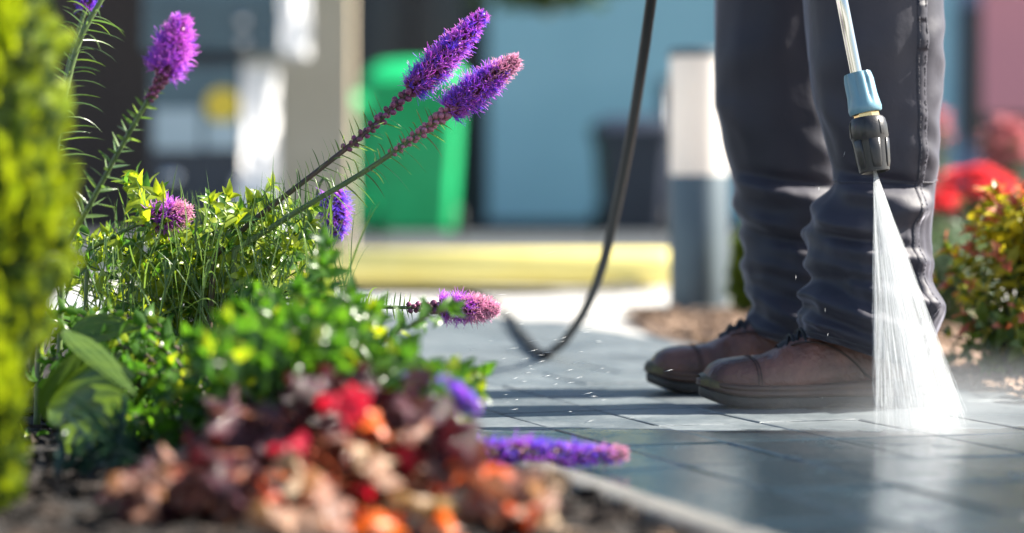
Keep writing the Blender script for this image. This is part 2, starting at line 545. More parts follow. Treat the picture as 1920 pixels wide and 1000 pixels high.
def leaf_geo(L=1.0, W=0.4, fold=0.12, droop=0.25, p0=0.8, p1=0.9, seg=5, wave=0.0, ph=0.0):
    """leaf along +X, normal +Z, midrib fold and droop"""
    vs, fs = [], []
    for i in range(seg + 1):
        t = i / seg
        w = W * 0.5 * (math.sin(math.pi * t ** p0) ** p1 if 0 < t < 1 else 0.03)
        z = -droop * t * t * L + 0.06 * math.sin(math.pi * t) * L
        for s in (-1, 0, 1):
            vs.append((t * L, s * w, z + abs(s) * fold * w * 2 + wave * W * math.sin(t * 9 + s * 1.7 + ph) * abs(s)))
    for i in range(seg):
        for j in (0, 1):
            a = i * 3 + j
            fs.append((a, a + 3, a + 4, a + 1))
    return vs, fs


def ribbon_geo(pts, w, tw=0.0, normal=(0, 1, 0)):
    """narrow leaf following points, width w tapering, slightly V-folded"""
    vs, fs = [], []
    n = len(pts)
    for i, p in enumerate(pts):
        t = i / (n - 1)
        T = (pts[min(i + 1, n - 1)] - pts[max(i - 1, 0)]).normalized()
        S = T.cross(Vector(normal))
        if S.length < 1e-3:
            S = T.cross(Vector((1, 0, 0)))
        S.normalize()
        S = Matrix.Rotation(tw * t, 3, T) @ S
        Nn = S.cross(T)
        ww = 0.5 * w * (1 - t ** 2.2) * (0.55 + 0.9 * min(1, t * 4) * 0.5) + 0.0001
        vs += [p - S * ww, p + Nn * ww * 0.5, p + S * ww]
    for i in range(n - 1):
        for j in (0, 1):
            a = i * 3 + j
            fs.append((a, a + 3, a + 4, a + 1))
    return vs, fs


def bez(a, b, c, n=8):
    a, b, c = Vector(a), Vector(b), Vector(c)
    return [a * (1 - t) ** 2 + b * 2 * t * (1 - t) + c * t * t for t in [i / n for i in range(n + 1)]]


def spline(pts, n=6):
    """Catmull-Rom through points"""
    p = [Vector(q) for q in pts]
    p = [p[0] * 2 - p[1]] + p + [p[-1] * 2 - p[-2]]
    out = []
    for i in range(1, len(p) - 2):
        for k in range(n):
            t = k / n
            out.append(0.5 * ((2 * p[i]) + (p[i + 1] - p[i - 1]) * t + (2 * p[i - 1] - 5 * p[i] + 4 * p[i + 1] - p[i + 2]) * t * t
                              + (3 * p[i] - p[i - 1] - 3 * p[i + 1] + p[i + 2]) * t ** 3))
    out.append(p[-2])
    return out


def rdir(zmin=-1.0, zmax=1.0):
    z = R(zmin, zmax)
    a = R(0, 2 * math.pi)
    r = math.sqrt(max(0, 1 - z * z))
    return Vector((r * math.cos(a), r * math.sin(a), z))


# ------------------------------------------------------------------ ground
def sheet(name, poly, z, mat, kind='structure'):
    m = MB()
    m.add([(p[0], p[1], z) for p in poly], [tuple(range(len(poly)))])
    o = m.build(name, mat, smooth=False)
    tag(o, kind=kind)
    return o


sheet('ground', [(-150, -60), (150, -60), (150, 200), (-150, 200)], -0.012, MT['plaza'])
pave = MB()
pave.add([tuple(UV(u, v, -0.0035)) for u, v in ((0.76, 0.6), (1.72, 0.6), (1.72, 5.1), (0.76, 5.1))], [(0, 1, 2, 3)])
pavement = pave.build('pavement', MT['sand'], smooth=False)
tag(pavement, kind='structure')
sheet('road', [(-60, 8.9), (60, 8.9), (60, 19.9), (-60, 19.9)], -0.004, MT['asphalt'])
far_path = MB()
far_path.add([tuple(UV(u, v, -0.0004)) for u, v in ((0.3, 5.1), (1.72, 5.1), (1.72, 7.2), (-0.4, 7.2))], [(0, 1, 2, 3)])
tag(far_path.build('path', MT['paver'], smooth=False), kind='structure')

PU, PV = 0.1355, 0.2182


def paver_mesh(i, seed):
    r = random.Random(seed)
    a, b = PU / 2 - 0.0013, PV / 2 - 0.0013
    bev = 0.0020
    m = MB()
    n = 4

    def ring(aa, bb, z, jit):
        out = []
        for k in range(n):
            out.append((-aa + 2 * aa * k / n + r.uniform(-jit, jit), -bb + r.uniform(-jit, jit), z))
        for k in range(n):
            out.append((aa + r.uniform(-jit, jit), -bb + 2 * bb * k / n + r.uniform(-jit, jit), z))
        for k in range(n):
            out.append((aa - 2 * aa * k / n + r.uniform(-jit, jit), bb + r.uniform(-jit, jit), z))
        for k in range(n):
            out.append((-aa + r.uniform(-jit, jit), bb - 2 * bb * k / n + r.uniform(-jit, jit), z))
        return out
    m.rings([ring(a, b, -0.03, 0), ring(a, b, -bev, 0.0007), ring(a - bev * 0.4, b - bev * 0.4, -bev * 0.35, 0.0006), ring(a - bev * 1.3, b - bev * 1.3, 0, 0.0006)])
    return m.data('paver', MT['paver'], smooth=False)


pm = [paver_mesh(i, i) for i in range(6)]
cells = []
for iv in range(-5, 12):
    for iu in range(0, 7):
        cu, cv = 0.8 + PU * (iu + 0.5) + 0.0, 2.58 + PV * (iv + 0.5)
        c = UV(cu, cv)
        px = 960 + F * c.x / c.y
        if c.y > 1.3 and -150 < px < 2120:
            cells.append((cu, cv))
for cu, cv in cells:
    c = UV(cu, cv, R(-0.0012, 0.0008))
    Mx = Matrix.Translation(c) @ Matrix.Rotation(TH + R(-0.004, 0.004) + rng.choice((0, math.pi)), 4, 'Z') @ Matrix.Rotation(R(-0.006, 0.006), 4, 'X') @ Matrix.Rotation(R(-0.008, 0.008), 4, 'Y')
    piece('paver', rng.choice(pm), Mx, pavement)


def soil_bed(name, uvpoly_fn, nu, nv, mat, h0, amp):
    m = MB()
    vs = []
    for i in range(nu + 1):
        for j in range(nv + 1):
            u, v = uvpoly_fn(i / nu, j / nv)
            p = UV(u, v)
            e = min(i / nu, 1 - i / nu, j / nv, 1 - j / nv)
            z = h0 * min(1, e * 8) + amp * noise.noise(Vector((p.x * 14, p.y * 14, 3))) + amp * 0.6 * noise.noise(Vector((p.x * 40, p.y * 40, 7))) - 0.006
            vs.append((p.x, p.y, z))
    fs = [(i * (nv + 1) + j, (i + 1) * (nv + 1) + j, (i + 1) * (nv + 1) + j + 1, i * (nv + 1) + j + 1) for i in range(nu) for j in range(nv)]
    m.add(vs, fs)
    return tag(m.build(name, mat), kind='structure')


soil_bed('flower_bed_ground', lambda a, b: (-1.2 + a * 1.94, 0.9 + b * 4.6), 60, 110, MT['soil'], 0.012, 0.006)
soil_bed('flower_bed_ground', lambda a, b: (1.655 + max(0, 2.2 + b * 3.3 - 4.1) * 0.25 + a * 1.6, 2.2 + b * 3.3), 50, 70, MT['mulch'], 0.02, 0.007)


def chips(name, n, fn, mat, size=(0.006, 0.028)):
    m = MB()
    for _ in range(n):
        p, z = fn()
        L, W, T = R(*size), R(0.3, 0.7), R(0.1, 0.25)
        M = frame((p.x, p.y, z + 0.004), rdir(-0.35, 0.35), rdir(0.3, 1), (L, L * W, L * T))
        m.box((-0.5, -0.5, -0.5), (0.5, 0.5, 0.5), 0, M)
    return tag(m.build(name, mat, smooth=False), kind='stuff')


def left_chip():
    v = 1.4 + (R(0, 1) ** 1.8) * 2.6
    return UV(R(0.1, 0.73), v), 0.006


def right_chip():
    v = R(2.4, 5.5)
    return UV(1.665 + max(0, v - 4.1) * 0.25 + abs(rng.gauss(0, 0.45)), v), 0.010


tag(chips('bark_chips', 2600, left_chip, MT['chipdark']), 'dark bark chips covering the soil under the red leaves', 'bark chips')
tag(chips('bark_chips', 3200, right_chip, MT['mulch'], (0.008, 0.035)), 'sunlit brown bark chips around the grey bollard', 'bark chips')

# concrete edging along the bed
edge = thing('garden_edging', UV(0.765, 2.3), 'pale rounded concrete edging strip between red leaves and wet pavers', 'edging')
pr = [(-0.026, -0.03), (-0.026, 0.002), (-0.021, 0.008), (-0.011, 0.0105), (0.011, 0.0105), (0.021, 0.008), (0.026, 0.002), (0.026, -0.03)]
v0 = 0.85
for L_ in (0.42, 0.43, 0.145, 0.49, 0.49, 0.49, 0.49, 0.49):
    m = MB()
    rs = []
    for k in range(9):
        t = k / 8
        sc_ = 0.90 if k in (0, 8) else 1.0
        rs.append([UV(0.768 + a * sc_ + 0.0015 * noise.noise(Vector((v0 + t * L_, a * 30, 1))), v0 + 0.002 + t * (L_ - 0.004), b * sc_ + 0.001 * noise.noise(Vector((v0 * 8 + t * 9, a * 50, 5)))) for a, b in pr])
    m.rings(rs)
    m.fixn = True
    m.build('edging_stone', MT['edging_mossy'] if v0 < 1.6 else MT['edging'], edge, sharp=50)
    v0 += L_
# timber board across the front of the bed
m = MB()
fr0 = GD(990)
m.box((-0.85, fr0 - 0.055, -0.03), (0.19, fr0 - 0.015, 0.0015), 0.004)
tb = m.build('timber_board', MT['timber'], origin=(0, fr0, 0), smooth=False)
tag(tb, 'low brown timber board along the front of the bed', 'board')

# ------------------------------------------------------------------ buildings and far things
YB = 20.0


def bx(px, d=YB):
    return (px - 960) / F * d


bld = thing('building', (0, YB, 0), 'teal rendered building with a dark doorway and dark timber cladding', 'building')
m = MB(); m.box((bx(915), YB, -0.1), (bx(1790), YB + 5, 5.5)); m.build('wall', MT['teal_wall'], bld, smooth=False)
m = MB(); m.box((bx(1793), YB + 0.25, -0.1), (12, YB + 5, 5.5)); m.build('wall', MT['blue_wall'], bld, smooth=False, label='blue grey rendered wall section')
m = MB(); m.box((-12, YB - 0.1, -0.1), (bx(512), YB + 5, 5.5)); m.build('wall', MT['beige'], bld, smooth=False, label='beige wall section')
m = MB(); m.box((bx(516), YB + 0.35, -0.1), (bx(912), YB + 5, 5.5)); m.build('doorway', MT['dark_frame'], bld, smooth=False)
m = MB()
m.box((bx(690), YB + 0.27, 0.05), (bx(765), YB + 0.31, 2.3)); m.box((bx(772), YB + 0.27, 0.05), (bx(872), YB + 0.31, 2.3))
m.build('door', MT['dark_glass'], bld, smooth=False)
m = MB(); m.box((bx(880), YB - 0.03, -0.1), (bx(1790), YB - 0.003, 0.10)); m.build('plinth', MT['dark_frame'], bld, smooth=False)
for k in range(9):
    m = MB(); x0 = bx(150) - 0.9 + k * 0.19
    m.box((x0, YB - 0.16, 0.0), (x0 + 0.18, YB - 0.104, 5.0), 0.006); m.build('timber_plank', MT['darktimber'], bld, smooth=False)
m = MB()
for a, c in ((1815, 1880), (1890, 1990)):
    m.box((bx(a), YB + 0.2, 0.75), (bx(c), YB + 0.247, 1.9))
m.build('window', MT['dark_glass'], bld, smooth=False)

# beige pillar
d = 13.5
m = MB()
m.box((bx(512, d), d, -0.01), (bx(660, d), d + 0.14, 4.2), 0.006)
o = m.build('pillar', MT['beige'], origin=(bx(600, d), d, 0), smooth=False)
tag(o, 'beige concrete pillar between the dark cabinet and the green bin', 'pillar')

# dark service cabinet with round yellow sticker
d = 11.5
S_ = F / d
cz = lambda py: H + (HY - py) / S_
cx = lambda px: (px - 960) / S_
cab = thing('service_cabinet', (cx(380), d, 0), 'dark teal cabinet with round yellow sticker, pale panels and side whitened for sunlight', 'cabinet')
m = MB(); m.box((cx(282), d, 0.0), (cx(452), d + 0.4, cz(105)), 0.012); m.build('body', MT['cab_navy'], cab, smooth=False)
m = MB(); m.box((cx(272), d - 0.06, cz(98)), (cx(526), d + 0.46, 1.75), 0.015); m.build('hood', MT['cab_dark'], cab, smooth=False)
m = MB(); m.box((cx(286), d - 0.012, cz(278)), (cx(448), d - 0.001, cz(125))); m.build('front_panel', MT['cab_dark'], cab, smooth=False)
for a, c, e, f in ((290, 376, 205, 282), (386, 450, 228, 280)):
    m = MB(); m.box((cx(a), d - 0.022, cz(f)), (cx(c), d - 0.013, cz(e)), 0.003); m.build('pale_panel', MT['cab_panel'], cab, smooth=False)
m = MB(); m.lathe([(0.001, 0), (0.082, 0), (0.082, 0.006), (0.001, 0.006)], 32, axis_frame((cx(418), d - 0.0125, cz(198)), (0, -1, 0)))
m.build('sticker', MT['sticker'], cab, sharp=40)
for py in (20, 58, 96):
    m = MB(); m.box((cx(276), d - 0.072, cz(py) - 0.008), (cx(522), d - 0.061, cz(py) + 0.004)); m.build('slat', MT['cab_navy'], cab, smooth=False)
for py in (42, 82):
    m = MB(); m.lathe([(0.001, 0), (0.03, 0), (0.028, 0.018), (0.012, 0.026), (0.001, 0.027)], 20, axis_frame((cx(458), d - 0.061, cz(py)), (0, -1, 0)))
    m.build('knob', MT['steel'], cab)
m = MB(); m.lathe([(0.001, 0), (0.045, 0), (0.042, 0.02), (0.001, 0.03)], 20, axis_frame((cx(322), d - 0.001, cz(335)), (0, -1, 0))); m.build('lock', MT['steel'], cab)
# side panels, sunlight painted on as white, turned a little towards the camera
m = MB(); m.add([(cx(455), d - 0.02, 0.0), (cx(503), d + 0.46, 0.0), (cx(503), d + 0.46, cz(118)), (cx(455), d - 0.02, cz(118)),
                 (cx(453.5), d, 0.0), (cx(453.5), d + 0.46, 0.0), (cx(453.5), d + 0.46, cz(118)), (cx(453.5), d, cz(118))],
                [(0, 1, 2, 3), (4, 7, 6, 5), (0, 4, 5, 1), (3, 2, 6, 7), (1, 5, 6, 2), (0, 3, 7, 4)]); m.fixn = True
m.build('side_panel', MT['cab_sunlit'], cab, smooth=False)
m = MB(); m.add([(cx(528), d - 0.07, cz(98)), (cx(566), d + 0.44, cz(98)), (cx(566), d + 0.44, 1.74), (cx(528), d - 0.07, 1.74),
                 (cx(527), d - 0.06, cz(98)), (cx(527), d + 0.44, cz(98)), (cx(527), d + 0.44, 1.74), (cx(527), d - 0.06, 1.74)],
                [(0, 1, 2, 3), (4, 7, 6, 5), (0, 4, 5, 1), (3, 2, 6, 7), (1, 5, 6, 2), (0, 3, 7, 4)]); m.fixn = True
m.build('side_panel', MT['cab_sunlit'], cab, smooth=False)
m = MB(); m.add([(cx(455), d - 0.3, 0), (cx(560), d - 0.3, 0), (cx(560), d + 0.1, 0), (cx(455), d + 0.0, 0), (cx(455), d - 0.3, cz(335)), (cx(500), d - 0.3, cz(335)), (cx(500), d - 0.04, cz(335)), (cx(455), d - 0.04, cz(335))],
                [(0, 1, 5, 4), (1, 2, 6, 5), (2, 3, 7, 6), (3, 0, 4, 7), (4, 5, 6, 7)]); m.fixn = True
m.build('sunlit_wedge', MT['cab_sunlit'], cab, smooth=False)  # white wedge added for the sunlit patch at the cabinet foot


def wheelie_bin(name, loc, w, dpt, h, mat, label, cat='bin'):
    b = thing(name, loc, label, cat)
    x, y, _ = loc
    m = MB()
    rs = []
    for t, k in ((0.0, 0.78), (0.02, 0.80), (0.5, 0.90), (0.9, 0.97), (0.93, 1.04), (1.0, 1.05)):
        hw, hd, z = w / 2 * k, dpt / 2 * k, 0.08 + t * (h * 0.86 - 0.08)
        c = 0.05
        rs.append([(x + sx * (hw - (0 if q else c)), y + sy * (hd - (c if q else 0)), z) for sx, sy, q in
                   ((-1, -1, 1), (-1, -1, 0), (1, -1, 0), (1, -1, 1), (1, 1, 1), (1, 1, 0), (-1, 1, 0), (-1, 1, 1))])
    m.rings(rs)
    m.build('body', mat, b, smooth=True, sharp=35)
    m = MB()
    rs = []
    for k, z in ((1.08, 0.862), (1.10, 0.885), (1.02, 0.93), (0.75, 0.985), (0.35, 1.0)):
        hw, hd, c = w / 2 * k, dpt / 2 * k, 0.05
        rs.append([(x + sx * (hw - (0 if q else c)), y + sy * (hd - (c if q else 0)), z * h) for sx, sy, q in
                   ((-1, -1, 1), (-1, -1, 0), (1, -1, 0), (1, -1, 1), (1, 1, 1), (1, 1, 0), (-1, 1, 0), (-1, 1, 1))])
    m.rings(rs)
    m.build('lid', mat, b, sharp=35)
    m = MB(); m.tube([(x - w * 0.4, y + dpt * 0.57, h * 0.9), (x + w * 0.4, y + dpt * 0.57, h * 0.9)], 0.016, 8); m.build('handle', mat, b)
    for s in (-1, 1):
        m = MB(); m.lathe([(0.02, -0.025), (0.1, -0.025), (0.11, -0.01), (0.11, 0.01), (0.1, 0.025), (0.02, 0.025)], 20, axis_frame((x + s * w * 0.44, y + dpt * 0.42, 0.11), (1, 0, 0), 1.0, (0, 0, 1)))
        m.build('wheel', MT['rubber'], b)
    return b


d = 16.0
wheelie_bin('wheelie_bin', (bx(780, d), d, 0), bx(868, d) - bx(692, d), 0.62, 1.19, MT['green_plastic'], 'larger bright green wheeled bin behind the purple flower spikes')
d = 17.2
wheelie_bin('wheelie_bin', (bx(676, d), d, 0), 0.36, 0.45, 1.03, MT['green_plastic'], 'smaller green bin half hidden between the beige pillar and the larger green bin')
d = 17.0
wheelie_bin('wheelie_bin', (bx(1185, d), d, 0), bx(1258, d) - bx(1112, d), 0.55, 0.86, MT['navy_plastic'], 'dark navy wheeled bin against teal wall beside the bollard')
m = MB(); xx = bx(1250, 18.5)
m.tube([(xx, 18.5, 0), (xx, 18.5, 1.15)], 0.06, 12); m.lathe([(0.075, 1.15), (0.08, 1.17), (0.02, 1.2)], 14, Matrix.Translation((xx, 18.5, 0)))
tag(m.build('post', MT['navy_plastic'], origin=(xx, 18.5, 0)), 'dark post behind the navy bin and bollard', 'post')

# red board at the right, far behind
d = 14.0
sg = thing('sign_board', (bx(1895, d), d, 0), 'blank pinkish red board on two posts at the far right', 'sign')
m = MB(); m.box((bx(1842, d), d, H + (HY - 215) / F * d), (bx(2100, d), d + 0.05, 2.0), 0.01); m.build('board', MT['sign_red'], sg, smooth=False)
for px in (1862, 2070):
    m = MB(); m.tube([(bx(px, d), d + 0.085, 0), (bx(px, d), d + 0.085, 1.98)], 0.03, 10); m.build('post', MT['dark_frame'], sg)

# yellow barrier tube lying on the ground, with dark end cap
d = 7.55
rY = 0.060
yl = thing('barrier_tube', (bx(930, d), d, 0), 'pale yellow tube lying across the pavement behind the black hose', 'tube')
zc = rY + 0.003
xe = bx(1262, d)
m = MB(); m.lathe([(rY * 0.6, 0), (rY, 0.004), (rY, 1.40), (rY * 0.96, 1.43), (rY * 0.82, 1.445), (rY * 0.78, 1.44), (rY * 0.75, 1.3)], 40, axis_frame((xe - 1.44, d + 0.06, zc), (1, -0.045, 0), 1.0, (0, 0, 1)))
m.build('tube', MT['yellow'], yl)
m = MB(); m.lathe([(rY * 0.3, 1.37), (rY * 0.74, 1.372), (rY * 0.74, 1.40), (rY * 0.3, 1.40)], 32, axis_frame((xe - 1.44, d + 0.06, zc), (1, -0.045, 0), 1.0, (0, 0, 1))); m.build('end_plug', MT['rubber'], yl)

# bollard light
bl = G(1310, 590)
bl.z = 0
bd = bl.y
bs = F / bd
by = lambda py: H + (HY - py) / bs
bol = thing('bollard_light', bl, 'grey metal bollard light with white diffuser head on the mulch', 'bollard')
T0 = Matrix.Translation((bl.x, bl.y, 0))
rb = 0.072
m = MB(); m.lathe([(rb * 0.2, 0.0), (rb + 0.012, 0.0), (rb + 0.012, 0.018), (rb, 0.022), (rb, by(332)), (rb * 0.98, by(329)), (rb * 0.5, by(329))], 40, T0); m.build('post', MT['bollard_metal'], bol, sharp=40)
m = MB(); m.lathe([(rb * 0.5, by(328.5)), (rb * 0.97, by(328.5)), (rb * 0.97, by(108)), (rb * 0.5, by(108))], 40, T0); m.build('diffuser', MT['diffuser'], bol, sharp=40)
m = MB(); m.lathe([(rb * 0.3, by(107.5)), (rb, by(107.5)), (rb, by(96)), (rb * 0.93, by(92)), (rb * 0.3, by(91))], 40, T0); m.build('cap', MT['bollard_metal'], bol, sharp=40)

# ------------------------------------------------------------------ person: trousers, boots
DN, DF = 3.27, 3.53
NEAR = [(-150, 1488, 1775), (0, 1503, 1767), (100, 1512, 1765), (200, 1528, 1762), (300, 1552, 1757), (345, 1566, 1754), (385, 1540, 1750),
        (430, 1520, 1747), (480, 1517, 1744), (525, 1522, 1750), (560, 1518, 1762), (592, 1512, 1758), (630, 1500, 1746), (655, 1502, 1742), (676, 1510, 1742)]
FAR = [(-150, 1326, 1585), (0, 1335, 1575), (100, 1336, 1570), (200, 1340, 1570), (310, 1366, 1585), (380, 1386, 1598), (430, 1398, 1604), (480, 1406, 1606),
       (525, 1401, 1606), (560, 1418, 1612), (590, 1412, 1612), (615, 1402, 1608), (640, 1392, 1602), (655, 1392, 1602)]


def interp(tab, y, k):
    ys = [t[0] for t in tab]
    return float(np.interp(y, ys, [t[k] for t in tab]))


FOLDS = [  # (row, angle at centre, tilt, amplitude, half height, angular half width); angle 0 = +x (back), -90deg = camera side, 180 = front
    (340, -95, 0.5, -0.007, 9, 55), (362, -110, 0.8, 0.010, 15, 50), (398, -70, -0.6, 0.008, 14, 45), (425, -120, 0.9, 0.009, 13, 50), (452, -95, 0.7, -0.006, 9, 60),
    (476, -80, 0.5, 0.010, 14, 60), (508, -115, 0.9, 0.010, 15, 55), (532, -80, 0.8, -0.006, 9, 60), (556, -60, 0.5, 0.012, 16, 60), (584, -110, 1.0, 0.011, 14, 60),
    (612, -80, 0.7, 0.009, 12, 60), (640, -110, 0.7, 0.008, 11, 60), (566, 10, 0.0, 0.005, 13, 45), (520, 15, 0.2, -0.006, 14, 50), (470, 20, -0.4, 0.006, 16, 45),
    (250, -30, 1.6, 0.005, 18, 28), (180, -25, -1.4, 0.004, 16, 26), (120, -20, 1.5, 0.005, 18, 26), (60, -28, -1.2, 0.005, 16, 26), (300, -35, 1.2, 0.006, 16, 28),
    (230, -140, 1.8, 0.005, 26, 30), (120, -130, -1.2, 0.004, 30, 40), (380, 170, 0.3, 0.006, 14, 40), (440, 165, -0.3, 0.006, 12, 40), (500, 170, 0.2, 0.007, 12, 40), (560, 175, 0.2, 0.008, 12, 40)]


def leg_rings(tab, dist, hem, seed, na=96):
    s = F / dist
    y0, y1 = tab[0][0], tab[-1][0]
    rows = []
    n = 170
    for i in range(n + 1):
        t = i / n
        rows.append(y0 + (y1 - y0) * (t ** 0.72))
    rings = []
    for y in rows:
        L_, R_ = interp(tab, y, 1), interp(tab, y, 2)
        cxp, hw = (L_ + R_) / 2, (R_ - L_) / 2 / s
        cxw = (cxp - 960) / s
        dep = hw * (0.93 if y > 0 else 0.98)
        ring = []
        hemf = max(0.0, min(1.0, (y - 480) / (y1 - 480))) ** 1.6
        for k in range(na):
            a = 2 * math.pi * k / na
            ca, sa = math.cos(a), math.sin(a)
            ex = 0.88
            X = hw * math.copysign(abs(ca) ** ex, ca)
            Y = dep * math.copysign(abs(sa) ** ex, sa)
            deg = math.degrees(a)
            dsp = 0.0
            for fy, fa, tilt, amp, hh, aw in FOLDS:
                da = (deg - fa + 180) % 360 - 180
                if abs(da) > aw * 2.2:
                    continue
                yy = fy + tilt * da * 0.55 + seed * 4.0 * math.sin(fy * 0.7 + seed)
                dy = (y - yy) / (hh * 1.45)
                if abs(dy) < 3:
                    dsp += 1.75 * amp * math.exp(-dy * dy) * math.exp(-(da / aw) ** 2)
            z = H + (HY - y) / s
            q = Vector((ca * 1.3 + seed * 7, sa * 1.3, z * 9))
            dsp += 0.0055 * (noise.noise(q) + 0.5 * noise.noise(q * 2.3)) * (0.5 + 0.5 * min(1, max(0, (y - 100) / 350)))
            q2 = Vector((ca * 1.3 + seed, sa * 1.3 + z * 2, z * 12 + ca * 3.6 + sa * 2.0))
            rid = 1 - abs(noise.noise(q2)) * 2.2
            dsp += 0.0052 * rid * min(1, max(0, (y - 320) / 200))
            # vertical soft creases above the knee
            dsp += 0.005 * noise.noise(Vector((a * 2.2 + seed * 3, z * 2.2 + math.sin(a) * 0.5, 4))) * max(0, min(1, (330 - y) / 200))
            edge_ = 1.0 if seed == 0 else 0.8
            dd = (dsp - 0.0022) * edge_ * (1 - 0.62 * max(0.0, ca) ** 2)
            z += hemf * hem * (-ca * 0.9 + 0.25 * (-sa)) * 1.0
            ring.append(Vector((cxw + X + ca * dd, dist + Y + sa * dd, z)))
        rings.append(ring)
    return rings, rows


person = thing('person', (0.44, 3.4, 0), 'person in charcoal work trousers and brown boots standing on the wet paving', 'person')
nr, rows_n = leg_rings(NEAR, DN, 0.036, 0)
fr_, rows_f = leg_rings(FAR, DF, 0.028, 1)
tm = MB()
tm.rings(nr, True, False)
tm.rings(fr_, True, False)
def ring_c(r):
    c = Vector((0, 0, 0))
    for p in r:
        c += p
    return c / len(r)
tm.fixn = True
trousers = tm.build('trousers', MT['trousers'], person)
sol = trousers.modifiers.new('thickness', 'SOLIDIFY')
sol.thickness = 0.0022
sol.offset = -1

# outer side seam with stitches, on the near leg
def surf(rings, rows, y, deg, off):
    i = min(range(len(rows)), key=lambda k: abs(rows[k] - y))
    ring = rings[i]
    na = len(ring)
    k = (deg % 360) / 360 * na
    k0 = int(k) % na
    p = ring[k0].lerp(ring[(k0 + 1) % na], k - int(k))
    c = ring_c(ring)
    nrm = Vector((p.x - c.x, p.y - c.y, 0)).normalized()
    return p + nrm * off, nrm


seam_deg = -57
m = MB()
rs = []
for y in np.linspace(-140, 640, 150):
    dg = seam_deg + max(0, (y - 330) * 0.02)
    wv = 0.0011 * noise.noise(Vector((y * 0.08, 2, 2))) + 0.0006 * noise.noise(Vector((y * 0.3, 5, 2)))
    ring = []
    for da, of in ((-5.5, 0.0003), (-5.0, 0.0013), (0, 0.0016), (5.0, 0.0013), (5.5, 0.0003)):
        p, n_ = surf(nr, rows_n, y, dg + da, of + wv * (1 if abs(da) < 5.4 else 0))
        ring.append(p)
    rs.append(ring)
m.rings(rs, False, False)
m.fixn = True
m.build('side_seam', MT['trousers'], trousers)
m = MB()
for y in np.arange(-130, 620, 7.0):
    dg = seam_deg + max(0, (y - 330) * 0.02)
    for da in (-3.6, 3.6):
        p0, _ = surf(nr, rows_n, y, dg + da, 0.0015)
        p1, _ = surf(nr, rows_n, y + 4.6, dg + da, 0.0015)
        if (p1 - p0).length > 1e-5:
            m.tube([p0, p1], 0.0005, 4)
tag(m.build('stitching', MT['stitch'], trousers), kind='stuff')
# hem stitching and knee seam
for rings_, rows_ in ((nr, rows_n), (fr_, rows_f)):
    m = MB()
    ring = rings_[-6]
    c = ring_c(ring)
    pts = [p + Vector((p.x - c.x, p.y - c.y, 0)).normalized() * 0.0006 for p in ring] + [ring[0]]
    m.tube(pts, 0.0009, 5)
    m.build('hem_stitch', MT['stitch'], trousers)
m = MB()
pts = []
for k in range(40):
    dg = -175 + k * 160 / 39
    p, _ = surf(nr, rows_n, 338 - 6 * math.sin(math.radians(dg)), dg, 0.0006)
    pts.append(p)
m.tube(pts, 0.0011, 5)
m.build('knee_seam', MT['trousers'], trousers)

# body inside the clothes: one continuous skinned mesh
sk = bpy.data.meshes.new('body')
jn = [(0.43, 3.40, 0.645), (0.475, 3.28, 0.61), (0.485, 3.27, 0.46), (0.49, 3.27, 0.12), (0.41, 3.27, 0.045), (0.395, 3.52, 0.61), (0.395, 3.53, 0.46), (0.42, 3.53, 0.12), (0.335, 3.53, 0.045), (0.43, 3.40, 0.652)]
sk.from_pydata([Vector(p) - Vector((0.44, 3.4, 0)) for p in jn], [(0, 1), (1, 2), (2, 3), (3, 4), (0, 5), (5, 6), (6, 7), (7, 8), (0, 9)], [])
sk.materials.append(MT['skin'])
bo = bpy.data.objects.new('body', sk)
COL.objects.link(bo)
bo.parent = person
bo.modifiers.new('skin', 'SKIN')
for i, r in enumerate((0.016, 0.03, 0.04, 0.034, 0.024, 0.03, 0.04, 0.034, 0.024, 0.012)):
    sk.skin_vertices[0].data[i].radius = (r, r)
sk.skin_vertices[0].data[0].use_root = True
bo.modifiers.new('sub', 'SUBSURF').levels = 1


